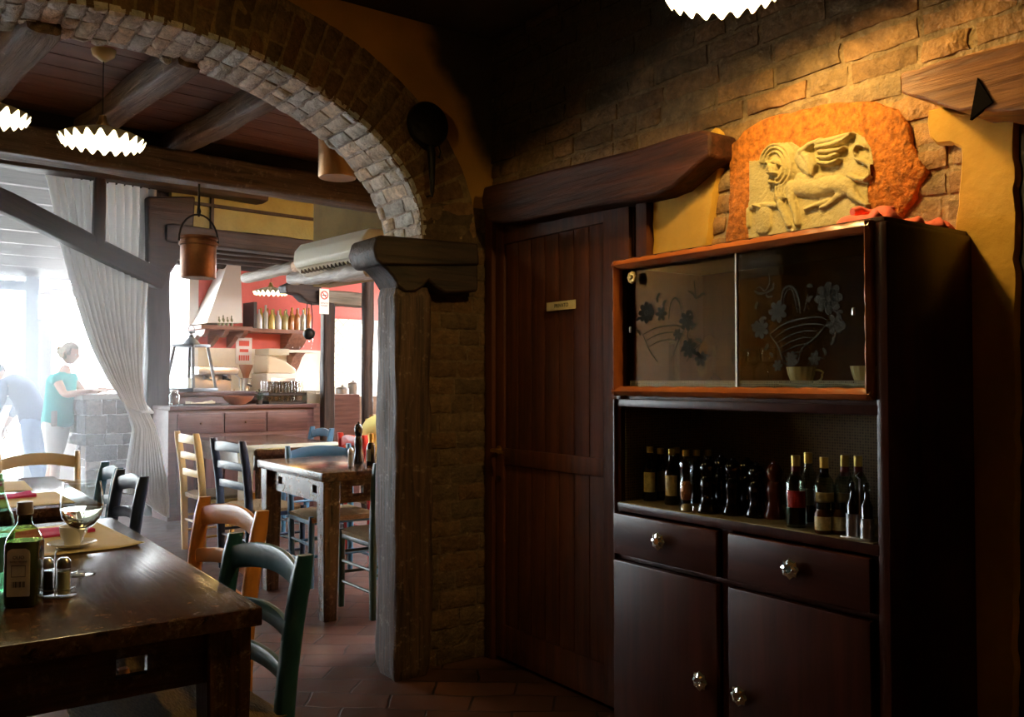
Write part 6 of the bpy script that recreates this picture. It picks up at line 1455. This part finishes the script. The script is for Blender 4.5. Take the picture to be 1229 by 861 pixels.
def hair(parent, c, pitch, mat, s=1.0, bun=True, lo=-.25):
    m = Matrix.Rotation(pitch, 3, 'Y'); c = Vector(c); b = B()
    def f(u, v):
        a = 2 * PI * u; tt = PI * (1 - v * .66); x, y, z = sin(tt) * cos(a), sin(tt) * sin(a), -cos(tt)
        k = 1.13 + .06 * noise.noise(Vector((x * 5, y * 5, z * 5)))
        if x > .45 and z < .55: k = .80
        if x > .1 and z < -.05: k = min(k, .86)
        return c + m @ Vector((x * .094, y * .076, z * .112)) * k * s
    b.grid(32, 18, f)
    if bun:
        for k in range(7): blob(b, c + m @ Vector((-.105 - .012 * cos(k), .018 * cos(k * 2.1), .01 + .020 * sin(k * 2.1))) * s, .026 * s)
    return b.build('hair', mat, parent, angle=180)
hair(t, hd, rad(12), HAIRB)
for y, x in ((-.10, .0), (.10, -.17)):
    b = B(); b.loft([[(x + .035 + a * L_, y + c_ * .042 * (1 if a > -.5 else .8), z) for a, c_ in ((1, .0), (.8, .7), (.3, 1), (-.5, .8), (-.9, .6), (-1, 0), (-.9, -.6), (-.5, -.8), (.3, -1), (.8, -.7))] for z, L_ in ((0, .125), (.02, .125), (.055, .10), (.075, .055))]); b.build('shoe', pbr('tan_shoe', (.35, .24, .16), .6), t)
b = B(); b.box(.06, -.26, .86, .10, -.20, 1.02, .012); b.build('handbag', pbr('grey_bag', (.30, .26, .25), .6, bump=.2), t)
# person in dark blue bending behind her
mp0 = PD(40, 540, 9.9); t = thing('person', 'person in dark blue shirt and jeans bending down behind the woman in teal', 'person', (mp0.x, mp0.y, 0), PI - YAW)
ch = [[(0, 0, .93, .13, .15), (.05, 0, 1.06, .125, .14), (.12, 0, 1.20, .13, .16), (.22, 0, 1.31, .11, .165), (.29, 0, 1.36, .06, .08), (.35, 0, 1.385, .05)],
      [0, (.0, -.095, .85, .095), (.02, -.10, .50, .062), (-.03, -.10, .27, .05), (-.05, -.10, .09, .038), (.05, -.10, .035, .03)],
      [0, (.0, .095, .85, .095), (-.05, .10, .50, .062), (-.12, .10, .27, .05), (-.14, .10, .09, .038), (-.04, .10, .035, .03)],
      [3, (.23, -.18, 1.30, .055), (.30, -.22, 1.06, .044), (.40, -.20, .86, .034), (.43, -.19, .80, .026)], [3, (.23, .18, 1.30, .055), (.27, .22, 1.05, .044), (.35, .20, .85, .034), (.38, .19, .79, .026)]]
hd2 = (.44, 0, 1.43)
bo = body_mesh(t, ch, hd2, rad(45), [((.43, -.19, .80), (.3, 0, -1), 1, .4), ((.38, .19, .79), (.3, 0, -1), -1, .4)], SKN2); face_bits(bo, hd2, rad(45))
BLUC = pbr('dark_blue_cloth', (.035, .06, .13), .85, bump=.1); JEAN = pbr('jeans', (.08, .13, .25), .85, bump=.15)
skin('blue_shirt', [[(-.02, 0, .83, .165, .175), (0, 0, .92, .155, .172), (.05, 0, 1.06, .142, .158), (.12, 0, 1.20, .148, .178), (.22, 0, 1.31, .128, .182), (.275, 0, 1.35, .075, .10)], [4, (.23, -.185, 1.30, .072), (.29, -.22, 1.08, .060), (.38, -.205, .90, .050)], [4, (.23, .185, 1.30, .072), (.265, .22, 1.07, .060), (.335, .205, .89, .050)]], BLUC, t)
skin('trousers', [[(0, 0, .96, .142, .16), (-.005, 0, .87, .148, .17)], [1, (0, -.10, .79, .108), (.02, -.10, .50, .080), (-.03, -.10, .27, .070), (-.05, -.10, .12, .062)], [1, (0, .10, .79, .108), (-.05, .10, .50, .080), (-.12, .10, .27, .070), (-.14, .10, .12, .062)]], JEAN, t)
hair(t, hd2, rad(45), pbr('dark_hair', (.05, .035, .03), .6, bump=.6, bscale=60), bun=False)
for y, x in ((-.10, -.05), (.10, -.14)):
    b = B(); b.loft([[(x + .035 + a * L_, y + c_ * .045, z) for a, c_ in ((1, .0), (.8, .7), (.3, 1), (-.5, .8), (-.9, .6), (-1, 0), (-.9, -.6), (-.5, -.8), (.3, -1), (.8, -.7))] for z, L_ in ((0, .135), (.02, .135), (.055, .11), (.085, .065))]); b.build('shoe', pbr('dark_shoe', (.04, .035, .03), .5), t)
# guest in yellow sitting on the red chair, mostly hidden by the post
t = thing('person', 'seated guest in a yellow shirt, mostly hidden behind the timber post', 'person', (3.06, 6.05, 0), 0)
ch = [[(-.03, 0, .57, .12, .15), (-.05, 0, .72, .12, .14), (-.02, 0, .88, .13, .16), (.04, 0, 1.0, .11, .165), (.08, 0, 1.08, .06, .08), (.11, 0, 1.15, .05)],
      [0, (.05, -.10, .555, .085), (.38, -.12, .545, .062), (.40, -.12, .30, .05), (.38, -.12, .09, .038), (.48, -.12, .035, .03)], [0, (.05, .10, .555, .085), (.38, .12, .545, .062), (.40, .12, .30, .05), (.38, .12, .09, .038), (.48, .12, .035, .03)],
      [3, (.05, -.18, .99, .055), (.10, -.23, .76, .044), (.30, -.18, .66, .034), (.36, -.16, .65, .026)], [3, (.05, .18, .99, .055), (.10, .23, .76, .044), (.30, .18, .66, .034), (.36, .16, .65, .026)]]
hd3 = (.15, 0, 1.26); bo = body_mesh(t, ch, hd3, rad(10), [((.36, -.16, .65), (1, .1, -.1), 1, .3), ((.36, .16, .65), (1, -.1, -.1), -1, .3)], SKN2); face_bits(bo, hd3, rad(10))
skin('yellow_shirt', [[(-.03, 0, .56, .14, .17), (-.05, 0, .72, .142, .16), (-.02, 0, .88, .150, .18), (.04, 0, 1.0, .128, .185), (.065, 0, 1.06, .075, .10)], [3, (.05, -.185, .99, .074), (.085, -.225, .83, .062)], [3, (.05, .185, .99, .074), (.085, .225, .83, .062)]], pbr('yellow_cotton', (.66, .55, .16), .85, bump=.1), t)
skin('trousers', [[(-.04, 0, .60, .135, .16), (.0, 0, .565, .13, .165)], [1, (.08, -.10, .56, .100), (.38, -.12, .55, .080), (.40, -.12, .30, .070), (.38, -.12, .13, .062)], [1, (.08, .10, .56, .100), (.38, .12, .55, .080), (.40, .12, .30, .070), (.38, .12, .13, .062)]], BLUC, t)
hair(t, hd3, rad(10), pbr('dark_hair', (.05, .035, .03), .6, bump=.6, bscale=60), bun=False)
for y in (-.12, .12):
    b = B(); b.loft([[(.415 + a * L_, y + c_ * .045, z) for a, c_ in ((1, .0), (.8, .7), (.3, 1), (-.5, .8), (-.9, .6), (-1, 0), (-.9, -.6), (-.5, -.8), (.3, -1), (.8, -.7))] for z, L_ in ((0, .135), (.02, .135), (.055, .11), (.085, .065))]); b.build('shoe', pbr('dark_shoe', (.04, .035, .03), .5), t)

# added scattering volume standing in for lens glare at the bright end
m = bpy.data.materials.new('glare_volume'); m.use_nodes = True; n = m.node_tree.nodes; n.remove(n['Principled BSDF'])
vsn = n.new('ShaderNodeVolumeScatter'); vsn.inputs['Density'].default_value = HZ; vsn.inputs['Anisotropy'].default_value = .3; vsn.inputs[0].default_value = (.95, .97, 1, 1)
m.node_tree.links.new(vsn.outputs[0], n['Material Output'].inputs['Volume'])
b = B(); b.box(-3.8, 6.0, .01, 2.85, 11.95, 2.60); hz = b.build('glare', m, mtx=RM, smooth=False); tag(hz, 'added volume standing in for lens glare at the window end of the room', 'glare', kind='stuff')

# lights
w = bpy.data.worlds.new('world'); bpy.context.scene.world = w; w.use_nodes = True
bg = w.node_tree.nodes['Background']; bg.inputs[0].default_value = (.86, .93, 1, 1); bg.inputs[1].default_value = 30
